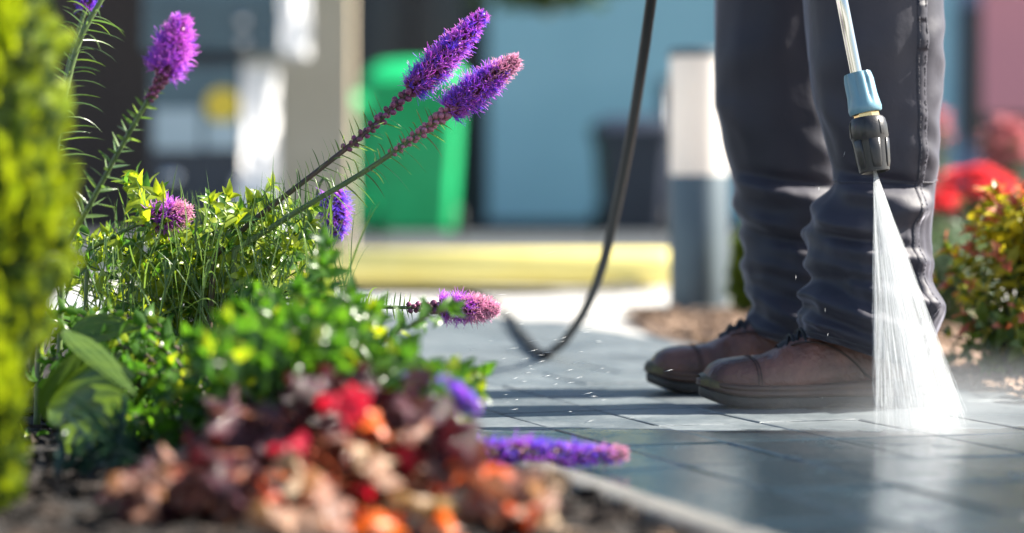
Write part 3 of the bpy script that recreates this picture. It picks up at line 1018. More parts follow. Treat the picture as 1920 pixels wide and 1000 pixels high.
# boots
def boot_parts():
    top = [(0.004, 0.046), (0.012, 0.0565), (0.025, 0.0635), (0.045, 0.067), (0.075, 0.0685), (0.092, 0.0725), (0.107, 0.082), (0.125, 0.092), (0.145, 0.102), (0.17, 0.115), (0.20, 0.128), (0.235, 0.136), (0.275, 0.136), (0.300, 0.128), (0.310, 0.10)]
    hw = [(0.004, 0.026), (0.012, 0.037), (0.025, 0.0445), (0.045, 0.0475), (0.075, 0.050), (0.10, 0.0495), (0.14, 0.045), (0.18, 0.0395), (0.22, 0.036), (0.27, 0.035), (0.300, 0.028), (0.310, 0.016)]
    f = lambda tab, t: float(np.interp(t, [a for a, _ in tab], [b for _, b in tab]))
    spring = lambda t: 0.013 * max(0, 1 - t / 0.075) ** 2
    soletop = lambda t: 0.030 + spring(t) * 0.6 + 0.006 * max(0, min(1, (t - 0.13) / 0.1))
    upper = MB()
    rs = []
    ts = [0.004, 0.008, 0.012, 0.018, 0.025, 0.034, 0.045, 0.056, 0.066, 0.075, 0.083, 0.092, 0.1, 0.107, 0.116, 0.125, 0.135, 0.145, 0.157, 0.17, 0.185, 0.2, 0.22, 0.24, 0.26, 0.28, 0.295, 0.305, 0.31]
    for t in ts:
        w, zt, z0 = f(hw, t), f(top, t), soletop(t) - 0.004
        ring = []
        for k in range(25):
            a = math.pi * k / 24
            ca, sa = math.cos(a), math.sin(a)
            ex = 0.62
            y = w * math.copysign(abs(ca) ** ex, ca)
            z = z0 + (zt - z0) * abs(sa) ** 0.72
            if 0.115 < t < 0.26:            # ankle narrows above
                y *= 1 - 0.25 * abs(sa) ** 2
            # vamp creases
            cr = 0.0036 * math.sin((t - 0.07) * 300 + ca * 3.2) * math.exp(-((t - 0.115) / 0.035) ** 2) * (0.4 + 0.6 * abs(ca)) * abs(sa) ** 0.5
            cr += 0.0012 * noise.noise(Vector((t * 60, ca * 3, 1)))
            # toe-cap stitch groove
            cr -= 0.0016 * math.exp(-((t - 0.058 - 0.012 * abs(ca)) / 0.0022) ** 2)
            ring.append((t, y + cr * ca, z + cr * sa))
        ring.append((t, -w * 0.6, z0 - 0.004))
        ring.append((t, w * 0.6, z0 - 0.004))
        rs.append(ring)
    upper.rings(rs)
    upper.fixn = True

    def outline(off, n=72):
        pts = []
        for k in range(n):
            a = 2 * math.pi * k / n
            t = 0.155 - 0.155 * math.cos(a)
            side = 1 if math.sin(a) >= 0 else -1
            tt = min(max(t, 0.004), 0.31)
            w = f(hw, tt) * (min(1, (t / 0.03)) ** 0.5 if t < 0.03 else 1) * (min(1, (0.312 - t) / 0.02) ** 0.5 if t > 0.292 else 1)
            w = max(w, 0.004)
            pts.append((t + (off if t > 0.155 else -off) * (abs(math.cos(a)) ** 3), side * (w + off) if abs(math.sin(a)) > 1e-6 else 0.0, t))
        return pts
    sole = MB()
    rs = []
    for off, zf in ((-0.002, 0), (0.002, 0.0025), (0.003, 0.006), (0.003, 0.014), (0.002, 0.016)):
        rs.append([(x, y, zf + spring(t) + (0.006 * max(0, min(1, (t - 0.155) / 0.02)) * (1 if zf < 0.012 else 0) * (1 if t < 0.215 else 0))) for x, y, t in outline(off)])
    sole.rings(rs)
    welt = MB()
    rs = []
    for off, k in ((0.003, 0.0), (0.006, 0.12), (0.0062, 0.45), (0.004, 0.5), (0.006, 0.56), (0.0058, 0.88), (0.002, 1.0), (-0.004, 1.02)):
        rs.append([(x, y, 0.0165 + spring(t) + k * (soletop(t) - 0.0165 - spring(t) + 0.002)) for x, y, t in outline(off)])
    welt.rings(rs)
    # toe bumper
    toe = MB()
    rs = []
    for k, t in enumerate((0.0, 0.006, 0.013, 0.022, 0.032)):
        tt = max(t, 0.004)
        w, z0 = f(hw, tt), soletop(tt)
        hgt = (0.012, 0.0155, 0.0155, 0.012, 0.004)[k]
        rs.append([(t - 0.003 * (1 - t / 0.04), (w + 0.002) * math.copysign(abs(math.cos(a)) ** 0.7, math.cos(a)) * (0.9 if k == 0 else 1), z0 - 0.006 + hgt * math.sin(a) ** 0.5 * (1)) for a in [math.pi * j / 16 for j in range(17)]])
    toe.rings(rs, False, False)
    # tongue and laces
    tongue = MB()
    rs = []
    for t in (0.104, 0.115, 0.127, 0.14, 0.155, 0.17):
        zt = f(top, t) + 0.0035
        rs.append([(t - 0.002, y, zt - 30 * y * y) for y in (-0.016, -0.010, -0.004, 0.004, 0.010, 0.016)])
    tongue.rings(rs, False, False)
    laces = MB()
    eyes = []
    for i, t in enumerate((0.112, 0.126, 0.141, 0.156)):
        zt = f(top, t)
        ye, ze = 0.0235, zt - 0.012
        for s in (-1, 1):
            eyes.append((t, s * ye, ze, s))
        laces.tube(spline([(t, -ye, ze + 0.002), (t + 0.003, -0.012, zt + 0.003), (t + 0.008, 0.006, zt + 0.010), (t + 0.013, ye, ze + 0.010)], 4), 0.0022, 6)
        laces.tube(spline([(t, ye, ze + 0.002), (t + 0.003, 0.012, zt + 0.004), (t + 0.008, -0.006, zt + 0.012), (t + 0.013, -ye, ze + 0.010)], 4), 0.0022, 6)
    # quarter panel overlay with a raised edge
    quarter = MB()
    for s in (-1, 1):
        pts = []
        for j in range(15):
            q = j / 14
            t = 0.118 + 0.15 * q
            w, zt, z0 = f(hw, t), f(top, t), soletop(t)
            ang = math.radians(62 - 62 * min(1, q * 1.35))
            pts.append((t - 0.012 * math.sin(q * math.pi), s * (w * abs(math.cos(ang)) ** 0.62 * (1 - 0.25 * math.sin(ang) ** 2) + 0.0012), z0 + (zt - z0) * math.sin(ang) ** 0.72 + 0.001))
        quarter.tube(pts, 0.0013, 6)
    # toe-cap seam running over the boot
    for t0 in (0.060, 0.064):
        pts = []
        for j in range(19):
            ang = math.pi * j / 18
            t = t0 + 0.012 * abs(math.cos(ang))
            w, zt, z0 = f(hw, t), f(top, t), soletop(t) - 0.004
            pts.append((t, (w + 0.0006) * math.copysign(abs(math.cos(ang)) ** 0.62, math.cos(ang)), z0 + (zt - z0 + 0.0006) * abs(math.sin(ang)) ** 0.72))
        quarter.tube(pts, 0.0007, 5)
    return upper, sole, welt, toe, tongue, laces, eyes, quarter


def make_boot(loc, rz, label):
    up, sole, welt, toe, tongue, laces, eyes, quarter = boot_parts()
    Mx = Matrix.Translation(loc) @ Matrix.Rotation(rz, 4, 'Z')
    pos = lambda mb: MB().add(mb.v, mb.f, Mx)
    u = pos(up); u.fixn = True
    b = u.build('boot', MT['leather'], person, label=label)
    for nm, mb, mt in (('outsole', sole, 'sole'), ('welt', welt, 'welt'), ('toe_bumper', toe, 'toecap'), ('tongue', tongue, 'lace'), ('lace', laces, 'lace'), ('stitched_edge', quarter, 'boot_thread')):
        q = pos(mb); q.fixn = True
        q.build(nm, MT[mt], b)
    for t, y, z, s in eyes:
        q = MB()
        nrm = Vector((-0.15, s * 0.75, 0.65))
        q.lathe([(0.0012, 0), (0.0034, 0), (0.0040, 0.0012), (0.0034, 0.003), (0.0022, 0.003), (0.0012, 0.0008)], 14, Mx @ axis_frame((t, y, z), nrm))
        q.build('eyelet', MT['eyelet'], b)
    return b


xt = (1316 - 960) / F * 3.24
make_boot((xt, 3.255, 0.0), math.radians(2), 'brown boot nearer the water jet')
make_boot(((1216 - 960) / F * 3.50, 3.51, 0.0), math.radians(-1), 'brown boot farther back, half hidden')

# ------------------------------------------------------------------ pressure washer lance, hose, water
DL = 3.03
lance = thing('spray_lance', P(1637, 318, DL), 'steel pressure washer lance with blue grey coupling and black nozzle', 'spray lance')
a1 = P(1608, 150, DL)
n_end = P(1640, 322, DL - 0.015)
axis = (n_end - P(1617, 190, DL)).normalized()
pts = spline([P(1490, -420, DL + 0.06), P(1545, -150, DL + 0.02), P(1574, -20, DL), P(1592, 70, DL), a1], 10)
m = MB(); m.tube(pts, 0.0076, 20); m.build('tube', MT['steel'], lance)
c0 = P(1607, 137, DL)
ax1 = (P(1624, 214, DL - 0.006) - c0).normalized()
k = 1 / 1496.0
m = MB()
m.lathe([(0.008, 0.0), (0.0165, 0.0005), (0.0175, 0.003), (0.0188, 0.010), (0.0192, 0.030), (0.0205, 0.041), (0.0212, 0.046), (0.0205, 0.051), (0.0185, 0.0525), (0.016, 0.050), (0.012, 0.048)], 80, axis_frame(c0, ax1, 1.0, (1, -0.4, 0)), flute=(0.002, 0.040, 8, 0.13))
m.build('coupling', MT['bluegrey'], lance, sharp=50)
m = MB()
m.lathe([(0.006, 0.049), (0.0150, 0.0495), (0.0158, 0.051), (0.0158, 0.060), (0.0145, 0.062), (0.0095, 0.063)], 6, axis_frame(c0, ax1, 1.0, (0.3, -1, 0)))
m.build('brass_nut', MT['brass'], lance, smooth=False)
n0 = c0 + ax1 * 0.0575
ax2 = (n_end - n0).normalized()
ln = (n_end - n0).length
m = MB()
m.lathe([(0.009, 0.0), (0.0195, 0.0006), (0.0222, 0.004), (0.0236, 0.012), (0.0236, 0.026), (0.0228, 0.0275), (0.0222, 0.034), (0.0205, 0.055), (0.0188, ln), (0.0165, ln + 0.001), (0.0150, ln - 0.006), (0.008, ln - 0.018), (0.002, ln - 0.019)],
        72, axis_frame(n0, ax2, 1.0, (1, -0.2, 0)))
m.build('nozzle', MT['blackplastic'], lance, sharp=40)
for kk in range(6):      # raised grip panels round the nozzle
    a = kk * math.pi / 3 + 0.25
    B = axis_frame(n0, ax2, 1.0, (1, -0.2, 0)) @ Matrix.Rotation(a, 4, 'Z')
    m = MB()
    rs = []
    for z, rr, wd in ((0.029, 0.0226, 0.20), (0.030, 0.0236, 0.30), (0.045, 0.0224, 0.32), (0.058, 0.0212, 0.31), (ln - 0.004, 0.0196, 0.26), (ln - 0.003, 0.0188, 0.22)):
        rs.append([B @ Vector((rr * math.cos(q), rr * math.sin(q), z)) for q in np.linspace(-wd, wd, 7)])
    m.rings(rs, False, False)
    m.fixn = True
    gp = m.build('grip_panel', MT['blackplastic'], lance, sharp=60)
    so = gp.modifiers.new('thickness', 'SOLIDIFY'); so.thickness = 0.0012; so.offset = -1
    m = MB()
    rs = []
    for z, rr in ((0.004, 0.0222), (0.008, 0.0240), (0.024, 0.0246), (0.0265, 0.0232)):
        rs.append([B @ Matrix.Rotation(0.52, 4, 'Z') @ Vector((rr * math.cos(q), rr * math.sin(q), z)) for q in (-0.10, -0.07, 0.07, 0.10)])
    m.rings(rs, False, False)
    m.fixn = True
    m.build('grip_rib', MT['blackplastic'], lance, sharp=60)

hp = [P(1262, -420, 3.25), P(1240, -150, 3.3), P(1221, 0, 3.35), P(1204, 120, 3.45), P(1185, 240, 3.58), P(1160, 370, 3.72), P(1132, 490, 3.88), P(1100, 575, 4.05), P(1062, 635, 4.22)]
g1, g2, g3, g4 = G(1015, 662, 0.009), G(975, 622, 0.009), G(935, 575, 0.009), G(820, 548, 0.009)
hp += [G(1040, 655, 0.012), g1, g2, g3, g4, G(640, 545, 0.009), G(480, 560, 0.009)]
m = MB(); m.tube(spline(hp, 10), 0.0078, 12)
tag(m.build('hose', MT['hose'], origin=g1), 'black pressure washer hose hanging down and curving along the pavement', 'hose')
# dark hose strip added to draw the shadow under the yellow tube
m = MB(); m.tube(spline([G(560, 545, 0.012), G(800, 546, 0.012), G(1000, 548, 0.012), G(1150, 541, 0.012), G(1235, 524, 0.012), G(1268, 500, 0.012)], 8), 0.012, 10)
tag(m.build('hose', MT['hose'], origin=G(1000, 548)), 'black hose strip added along the shadow line under the yellow tube', 'hose')

# water fan
apex = n_end - ax2 * 0.012
base_c = G(1729, 815)
water = thing('water_jet', G(1729, 815), 'white fan of water spraying from nozzle onto the pavers', 'water jet')
bl_, br_ = G(1635, 819), G(1826, 812)
Lf = (br_ - bl_)
thick = 0.022
nrmF = Vector((0, 1, 0.0))


def fan_pt(a, tq, s):
    """a across 0..1, s along 0..1, tq -1..1 in thickness"""
    b = bl_ + Lf * a + nrmF * (tq * thick)
    p = apex.lerp(b, s)
    return p


m = MB()
rs = []
for s in (0.0, 0.06, 0.15, 0.3, 0.5, 0.7, 0.85, 1.0):
    ring = []
    for kq in range(20):
        q = 2 * math.pi * kq / 20
        p = fan_pt(0.5 + 0.5 * math.cos(q) * 0.98, math.sin(q) * 0.9, s)
        if s == 0.0:
            p = apex + (fan_pt(0.5 + 0.5 * math.cos(q), math.sin(q), 0.012) - apex)
        ring.append(p)
    rs.append(ring)
m.rings(rs)
m.fixn = True


def volume_material(name, color, density, aniso=0.2, fade=None):
    mm = bpy.data.materials.new(name)
    mm.use_nodes = True
    t = mm.node_tree
    t.nodes.remove(t.nodes['Principled BSDF'])
    pv = t.nodes.new('ShaderNodeVolumePrincipled')
    pv.inputs['Color'].default_value = (*color, 1)
    pv.inputs['Density'].default_value = density
    pv.inputs['Anisotropy'].default_value = aniso
    if fade:
        tc = t.nodes.new('ShaderNodeTexCoord')
        vm = t.nodes.new('ShaderNodeVectorMath')
        vm.operation = 'LENGTH'
        mp = t.nodes.new('ShaderNodeMapping')
        mp.inputs['Scale'].default_value = fade
        t.links.new(tc.outputs['Object'], mp.inputs['Vector'])
        t.links.new(mp.outputs[0], vm.inputs[0])
        nz = t.nodes.new('ShaderNodeTexNoise')
        nz.inputs['Scale'].default_value = 9
        nz.inputs['Detail'].default_value = 2
        t.links.new(tc.outputs['Object'], nz.inputs['Vector'])
        mr = t.nodes.new('ShaderNodeMapRange')
        mr.interpolation_type = 'SMOOTHSTEP'
        mr.inputs['From Min'].default_value = 1.0
        mr.inputs['From Max'].default_value = 0.0
        mr.inputs['To Max'].default_value = density * 2
        t.links.new(vm.outputs['Value'], mr.inputs['Value'])
        mu = t.nodes.new('ShaderNodeMath')
        mu.operation = 'MULTIPLY'
        t.links.new(mr.outputs[0], mu.inputs[0])
        t.links.new(nz.outputs['Fac'], mu.inputs[1])
        t.links.new(mu.outputs[0], pv.inputs['Density'])
    t.links.new(pv.outputs[0], t.nodes['Material Output'].inputs['Volume'])
    return mm


MT['mist_volume'] = volume_material('mist', (0.80, 0.84, 0.88), 1.15, 0.1, fade=(2.5, 3.6, 10.0))
def jet_material():
    mm = bpy.data.materials.new('jet_spray')
    mm.use_nodes = True
    t = mm.node_tree
    N, L = t.nodes, t.links
    N.remove(N['Principled BSDF'])
    pv = N.new('ShaderNodeVolumePrincipled')
    pv.inputs['Color'].default_value = (0.90, 0.92, 0.94, 1)
    pv.inputs['Anisotropy'].default_value = 0.15
    tc = N.new('ShaderNodeTexCoord')
    sp = N.new('ShaderNodeSeparateXYZ')
    L.new(tc.outputs['Object'], sp.inputs[0])

    def mt(op, *v, clamp=False):
        n = N.new('ShaderNodeMath')
        n.operation = op
        n.use_clamp = clamp
        for i, q in enumerate(v):
            if hasattr(q, 'is_linked'):
                L.new(q, n.inputs[i])
            else:
                n.inputs[i].default_value = q
        return n.outputs[0]
    A = apex - WORLD[water.name]
    s_ = mt('DIVIDE', mt('SUBTRACT', A.z, sp.outputs[2]), A.z)
    inv = mt('SUBTRACT', 1.0, s_)
    hw = mt('MULTIPLY_ADD', s_, abs(Lf.x) * 0.5, 0.0012)
    q = mt('DIVIDE', mt('SUBTRACT', sp.outputs[0], mt('MULTIPLY', inv, A.x)), hw)
    th = mt('MULTIPLY_ADD', s_, thick, 0.0015)
    yq = mt('DIVIDE', mt('SUBTRACT', sp.outputs[1], mt('MULTIPLY', inv, A.y)), th)
    ex = mt('POWER', mt('SUBTRACT', 1.0, mt('MULTIPLY', q, q), clamp=True), 0.8)
    ey = mt('SUBTRACT', 1.0, mt('MULTIPLY', yq, yq), clamp=True)
    cv = N.new('ShaderNodeCombineXYZ')
    L.new(mt('MULTIPLY', q, 5.0), cv.inputs[0])
    L.new(mt('MULTIPLY', s_, 1.1), cv.inputs[1])
    L.new(yq, cv.inputs[2])
    nz = N.new('ShaderNodeTexNoise')
    nz.inputs['Scale'].default_value = 1.6
    nz.inputs['Detail'].default_value = 5
    nz.inputs['Roughness'].default_value = 0.65
    L.new(cv.outputs[0], nz.inputs['Vector'])
    st = mt('POWER', mt('MULTIPLY', nz.outputs['Fac'], 1.9), 1.7)
    d = mt('MULTIPLY', mt('MULTIPLY', ex, ey), st)
    d = mt('MULTIPLY', d, mt('DIVIDE', 27.0, mt('ADD', s_, 0.10)))
    d = mt('MULTIPLY', d, mt('SUBTRACT', 1.0, mt('MULTIPLY', 0.35, mt('POWER', s_, 6.0))))
    L.new(d, pv.inputs['Density'])
    L.new(pv.outputs[0], N['Material Output'].inputs['Volume'])
    mm.cycles.volume_step_rate = 0.12
    return mm


MT['jet_volume'] = jet_material()
m.build('spray_core', MT['jet_volume'], water)
m = MB()
for i in range(2200):
    a = R(0, 1)
    a = 0.5 + (a - 0.5) * 0.97 + rng.gauss(0, 0.012)
    tq = rng.gauss(0, 0.45)
    s0 = R(0.02, 0.95)
    ls = R(0.08, 0.40)
    s1 = min(R(0.86, 0.995), s0 + ls)
    s0 = min(s0, s1 - 0.02)
    p0, p1 = fan_pt(a, tq, s0), fan_pt(a, tq, s1)
    r = R(0.00004, 0.00013) * (0.6 + 0.8 * s0)
    mid_ = p0.lerp(p1, 0.4)
    m.tube([p0, mid_, p1], [r * 0.15, r, r * 0.1], 3, False)
tag(m.build('water_streaks', MT['water'], water), kind='stuff')

# mist where the jet hits the ground
mc = G(1760, 770)
mist = MB()
sph = []
for i in range(1, 12):
    a = math.pi * i / 12
    sph.append((math.sin(a), -math.cos(a)))
mist.lathe(sph, 24, Matrix.Translation((mc.x, mc.y, 0.0)) @ Matrix.Diagonal((0.40, 0.28, 0.10, 1)))
mo = mist.build('spray_mist', MT['mist_volume'], origin=(mc.x, mc.y, 0.0))
mo['kind'] = 'stuff'
tag(mo, 'fine white mist drifting low over the pavers around the jet', 'mist')

# denser spray bouncing where the fan meets the stone
bounce = MB()
bounce.lathe(sph, 24, Matrix.Translation((WORLD[water.name].x, WORLD[water.name].y, 0.0)) @ Matrix.Diagonal((0.20, 0.117, 0.05, 1)))
bo2 = bounce.build('splash_mist', volume_material('splash', (0.90, 0.92, 0.93), 2.6, 0.1, fade=(5.0, 8.5, 20.0)), water)
bo2['kind'] = 'stuff'

# splashing droplets over the paving
m = MB()
ico_v = [(0, 0, 1), (1, 0, 0), (0, 1, 0), (-1, 0, 0), (0, -1, 0), (0, 0, -1)]
ico_f = [(0, 1, 2), (0, 2, 3), (0, 3, 4), (0, 4, 1), (5, 2, 1), (5, 3, 2), (5, 4, 3), (5, 1, 4)]
for i in range(70):
    if i < 64:
        px, py = rng.gauss(1010, 85), rng.gauss(690, 65)
        dd = 2.98 + R(-0.10, 0.16)
        ll = R(0.003, 0.0095)
    else:
        px, py = rng.gauss(1560, 60), rng.gauss(500, 150)
        dd = 2.98 + R(-0.06, 0.06)
        ll = R(0.001, 0.004)
    p = P(px, py, dd)
    if p.z < 0.002:
        continue
    dr = Vector((-1, R(-0.3, 0.3), R(-0.35, 0.02))) if i < 64 else Vector((R(-.4, .1), 0, -1))
    th = R(0.00013, 0.00026)
    m.add(ico_v, ico_f, frame(p, dr, (0, 0, 1), (ll, th, th)))
dro = m.build('water_droplets', MT['water'], origin=(0.1, 3, 0))
tag(dro, 'flying water droplets above the wet paving', 'droplets', kind='stuff')

# ------------------------------------------------------------------ plants
def strap_leaves(mb, path, n, t0, t1, l0, l1, w, seed, updir=(0, 0, 1), out=0.6, gravity=0.5):
    r = random.Random(seed)
    N_ = len(path) - 1
    for i in range(n):
        t = t0 + (t1 - t0) * (i + r.random()) / n
        k = min(int(t * N_), N_ - 1)
        p = path[k].lerp(path[k + 1], t * N_ - k)
        T = (path[k + 1] - path[k]).normalized()
        a = i * 2.4 + r.uniform(-0.4, 0.4)
        A = T.cross(Vector((0, 1, 0.1))).normalized()
        B = T.cross(A)
        rad = A * math.cos(a) + B * math.sin(a)
        L_ = (l0 + (l1 - l0) * (t - t0) / max(1e-6, t1 - t0)) * r.uniform(0.7, 1.2)
        d1 = (T * (1 - out) + rad * out + Vector(updir) * 0.25).normalized()
        q1 = p + d1 * L_ * 0.5
        q2 = p + d1 * L_ * 0.85 + Vector((r.uniform(-.1, .1), r.uniform(-.1, .1), -gravity * r.uniform(0.2, 1.0))) * L_ * 0.5
        vs, fs = ribbon_geo(bez(p, q1, q2, 5), w * r.uniform(0.8, 1.2), r.uniform(-1, 1), normal=rdir())
        mb.add(vs, fs)


def bud_mesh(mat):
    b = MB()
    b.lathe([(0.12, 0), (0.42, 0.18), (0.5, 0.5), (0.42, 0.85), (0.2, 1.05), (0.03, 1.1)], 8)
    return b.data('bud', mat)


BUD, BUDP = bud_mesh(MT['bud']), bud_mesh(MT['bud_pink'])


def floret_spike(path, t0, t1, rad, n, mats, parent, seed, fil=9, fr=0.00032, tipmat=None, tipt=0.8, curl=0.6):
    """fluffy flower spike: many curling filaments on small calyces"""
    r = random.Random(seed)
    N_ = len(path) - 1
    mbs = {}
    core = MB()
    for i in range(n):
        q = (i + r.random()) / n
        t = t0 + (t1 - t0) * q
        k = min(int(t * N_), N_ - 1)
        p = path[k].lerp(path[k + 1], t * N_ - k)
        T = (path[k + 1] - path[k]).normalized()
        A = T.cross(Vector((0.1, 1, 0.2))).normalized()
        B = T.cross(A)
        a = i * 2.39996 + r.uniform(-0.25, 0.25)
        radv = A * math.cos(a) + B * math.sin(a)
        env = rad * (0.80 + 0.28 * math.sin(math.pi * min(1, q * 1.1 + 0.1)) - 0.22 * q) * (1 if q < 0.82 else 1 - (q - 0.82) * 1.9) * r.uniform(0.88, 1.1)
        if noise.noise(Vector((a * 0.8 + seed, q * 9, seed))) < -0.34:
            core.add(*cup, axis_frame(p + radv * env * 0.2, radv + T * 0.5, 1.0) @ Matrix.Diagonal((env * 0.14, env * 0.14, env * 0.4, 1)))
            continue
        mt = tipmat if (tipmat and q > tipt + r.uniform(-0.18, 0.12)) else r.choice(mats)
        mb = mbs.setdefault(mt, MB())
        core.add(*cup, axis_frame(p + radv * env * 0.12, radv + T * 0.35, 1.0) @ Matrix.Diagonal((env * 0.15, env * 0.15, env * 0.42, 1)))
        root_ = p + radv * env * 0.42
        for j in range(fil):
            d1 = (radv + T * r.uniform(-0.2, 0.9) + rdir() * 0.75).normalized()
            L_ = env * r.uniform(0.35, 0.66)
            q1 = root_ + d1 * L_ * 0.6
            q2 = root_ + d1 * L_ * 0.9 + (rdir() * curl + T * 0.15) * L_ * 0.55
            mb.tube(bez(root_, q1, q2, 4), [fr * 1.3, fr * 1.3, fr * 1.2, fr, fr * 0.7], 3, False)
    for mt, mb in mbs.items():
        tag(mb.build('flower_spike', MT[mt], parent), kind='stuff')
    tag(core.build('calyx', MT['bud'], parent), kind='stuff')


_c = MB(); _c.lathe([(0.3, 0), (0.55, 0.3), (0.6, 0.7), (0.8, 1.0), (0.3, 0.95)], 6)
cup = (_c.v, _c.f)


def liatris(label, path, stem_r, flower, buds, leaves, mats, seed, rad=0.017, n=120, stem='stem_green', tipmat=None, tipt=0.8, fil=9, fr=0.00034, leafw=0.0022, out=0.6, gravity=0.5, budmesh=None, bud_s=0.0075, leaf_mat='strap'):
    path = spline(path, 8)
    base = path[0].copy()
    base.z = 0
    o = thing('blazing_star', base, label, 'flower', 'purple blazing star spikes in the flower bed')
    full = path
    if path[0].z > 0.02:
        full = spline([Vector((base.x - 0.01, base.y, -0.005)), Vector((base.x - 0.005, base.y, path[0].z * 0.5)), path[0]], 5)[:-1] + path
    m = MB(); m.tube(full, list(np.linspace(stem_r * 1.15, stem_r * 0.7, len(full))), 8); m.build('stem', MT[stem], o)
    r = random.Random(seed)
    if leaves:
        m = MB()
        for (nn, a, b, l0, l1) in leaves:
            strap_leaves(m, path, nn, a, b, l0, l1, leafw, seed + nn, out=out, gravity=gravity)
        tag(m.build('foliage', MT[leaf_mat], o), kind='stuff')
    if buds:
        nb, a, b = buds
        N_ = len(path) - 1
        for i in range(nb):
            q = (i + 0.5) / nb
            t = a + (b - a) * q
            k = min(int(t * N_), N_ - 1)
            p = path[k].lerp(path[k + 1], t * N_ - k)
            T = (path[k + 1] - path[k]).normalized()
            A = T.cross(Vector((0.1, 1, 0.2))).normalized()
            B = T.cross(A)
            an = i * 2.4
            rv = A * math.cos(an) + B * math.sin(an)
            s = bud_s * (0.62 + 0.5 * q) * r.uniform(0.85, 1.15)
            piece('bud', budmesh or BUD, axis_frame(p + rv * stem_r * 0.6, rv * 0.85 + T * 0.6, s), o)
    if flower:
        a, b = flower
        floret_spike(path, a, b, rad, n, mats, o, seed, fil, fr, tipmat, tipt)
    return o


# b: upright spike at the left
liatris('pink purple flower spike standing alone in front of the dark cabinet', [P(120, 470, 2.86), P(168, 385, 2.84), P(222, 285, 2.82), P(268, 205, 2.80), P(300, 150, 2.79), P(325, 92, 2.79), P(343, 32, 2.79)], 0.0030,
        (0.70, 1.0), (28, 0.54, 0.73), [(52, 0.08, 0.60, 0.040, 0.016)], ['magenta', 'magenta', 'purple'], 1, rad=0.0285, n=230, fil=10, fr=0.00042, out=0.85, gravity=0.15, leafw=0.0042, bud_s=0.0085)
# d: upper long spike
liatris('taller of two long purple spikes leaning right in front of green bin', [P(400, 482, 3.02), P(480, 410, 3.03), P(590, 325, 3.04), P(690, 245, 3.05), P(775, 165, 3.06), P(845, 96, 3.07), P(908, 26, 3.08)], 0.0036,
        (0.655, 1.0), (38, 0.42, 0.68), [(90, 0.02, 0.56, 0.062, 0.034)], ['purple', 'magenta', 'magenta', 'violet'], 2, rad=0.0270, n=320, stem='stem_brown', out=0.8, gravity=0.35, leafw=0.0018, bud_s=0.0088)
# e: lower long spike
liatris('lower of two long purple spikes, pink at its tip, before green bin', [P(440, 470, 3.0), P(560, 395, 3.0), P(690, 318, 3.0), P(780, 255, 3.0), P(845, 205, 3.0), P(910, 155, 3.0), P(972, 110, 3.0)], 0.0035,
        (0.655, 1.0), (44, 0.40, 0.69), [(100, 0.02, 0.60, 0.056, 0.032)], ['purple', 'purple', 'magenta', 'violet'], 3, rad=0.0265, n=320, tipmat='pink', tipt=0.72, out=0.85, gravity=0.8, leafw=0.0018, budmesh=BUDP, bud_s=0.0082)
# c: short head in the leaves
liatris('short faded pink flower head lying on the bright leaves', [P(165, 470, 3.0), P(210, 446, 3.0), P(250, 425, 3.0), P(285, 412, 3.0), P(325, 402, 3.0), P(358, 396, 3.0)], 0.0024,
        (0.60, 1.0), (14, 0.46, 0.64), [(24, 0.0, 0.5, 0.035, 0.02)], ['magenta', 'magenta', 'purple'], 4, rad=0.0255, n=130, tipmat='pink', tipt=0.6, fr=0.00038)
# f: violet head below the spikes
liatris('violet flower head hanging under the two long spikes', [P(520, 470, 3.16), P(575, 430, 3.17), P(600, 345, 3.18), P(615, 340, 3.18), P(625, 375, 3.18), P(632, 410, 3.18), P(632, 446, 3.18)], 0.0022,
        (0.60, 1.0), None, None, ['violet', 'violet', 'purple'], 5, rad=0.0265, n=130, fil=8, fr=0.0004)
# g: horizontal head over the paving
liatris('horizontal pink purple spike reaching out over the grey paving', [P(420, 552, 3.03), P(520, 562, 3.03), P(620, 570, 3.03), P(700, 575, 3.03), P(760, 577, 3.03), P(830, 577, 3.03), P(890, 578, 3.03), P(934, 580, 3.03)], 0.0026,
        (0.70, 1.0), (22, 0.575, 0.73), [(70, 0.02, 0.60, 0.042, 0.022)], ['magenta', 'purple', 'magenta'], 6, rad=0.0245, n=250, tipmat='pink', tipt=0.45, out=0.9, gravity=0.15, fr=0.0003, bud_s=0.0095)
# h: blurred violet heads among the green leaves
liatris('small violet flower head between green leaves and red leaves', [P(690, 700, 2.3), P(745, 708, 2.27), P(790, 718, 2.25), P(840, 740, 2.24), P(868, 752, 2.23), P(898, 766, 2.22)], 0.0024,
        (0.30, 1.0), None, None, ['violet', 'violet', 'purple'], 7, rad=0.019, n=110, fil=7, fr=0.00045)
# i: spike lying on the edging
liatris('violet spike lying flat over the concrete edging and wet pavers', [P(800, 858, 2.50), P(860, 852, 2.50), P(905, 848, 2.50), P(980, 850, 2.50), P(1060, 854, 2.50), P(1130, 854, 2.50), P(1176, 850, 2.50)], 0.0026,
        (0.25, 1.0), None, None, ['violet', 'violet', 'purple'], 8, rad=0.021, n=190, fil=8, fr=0.00045, tipmat='pink', tipt=0.86)
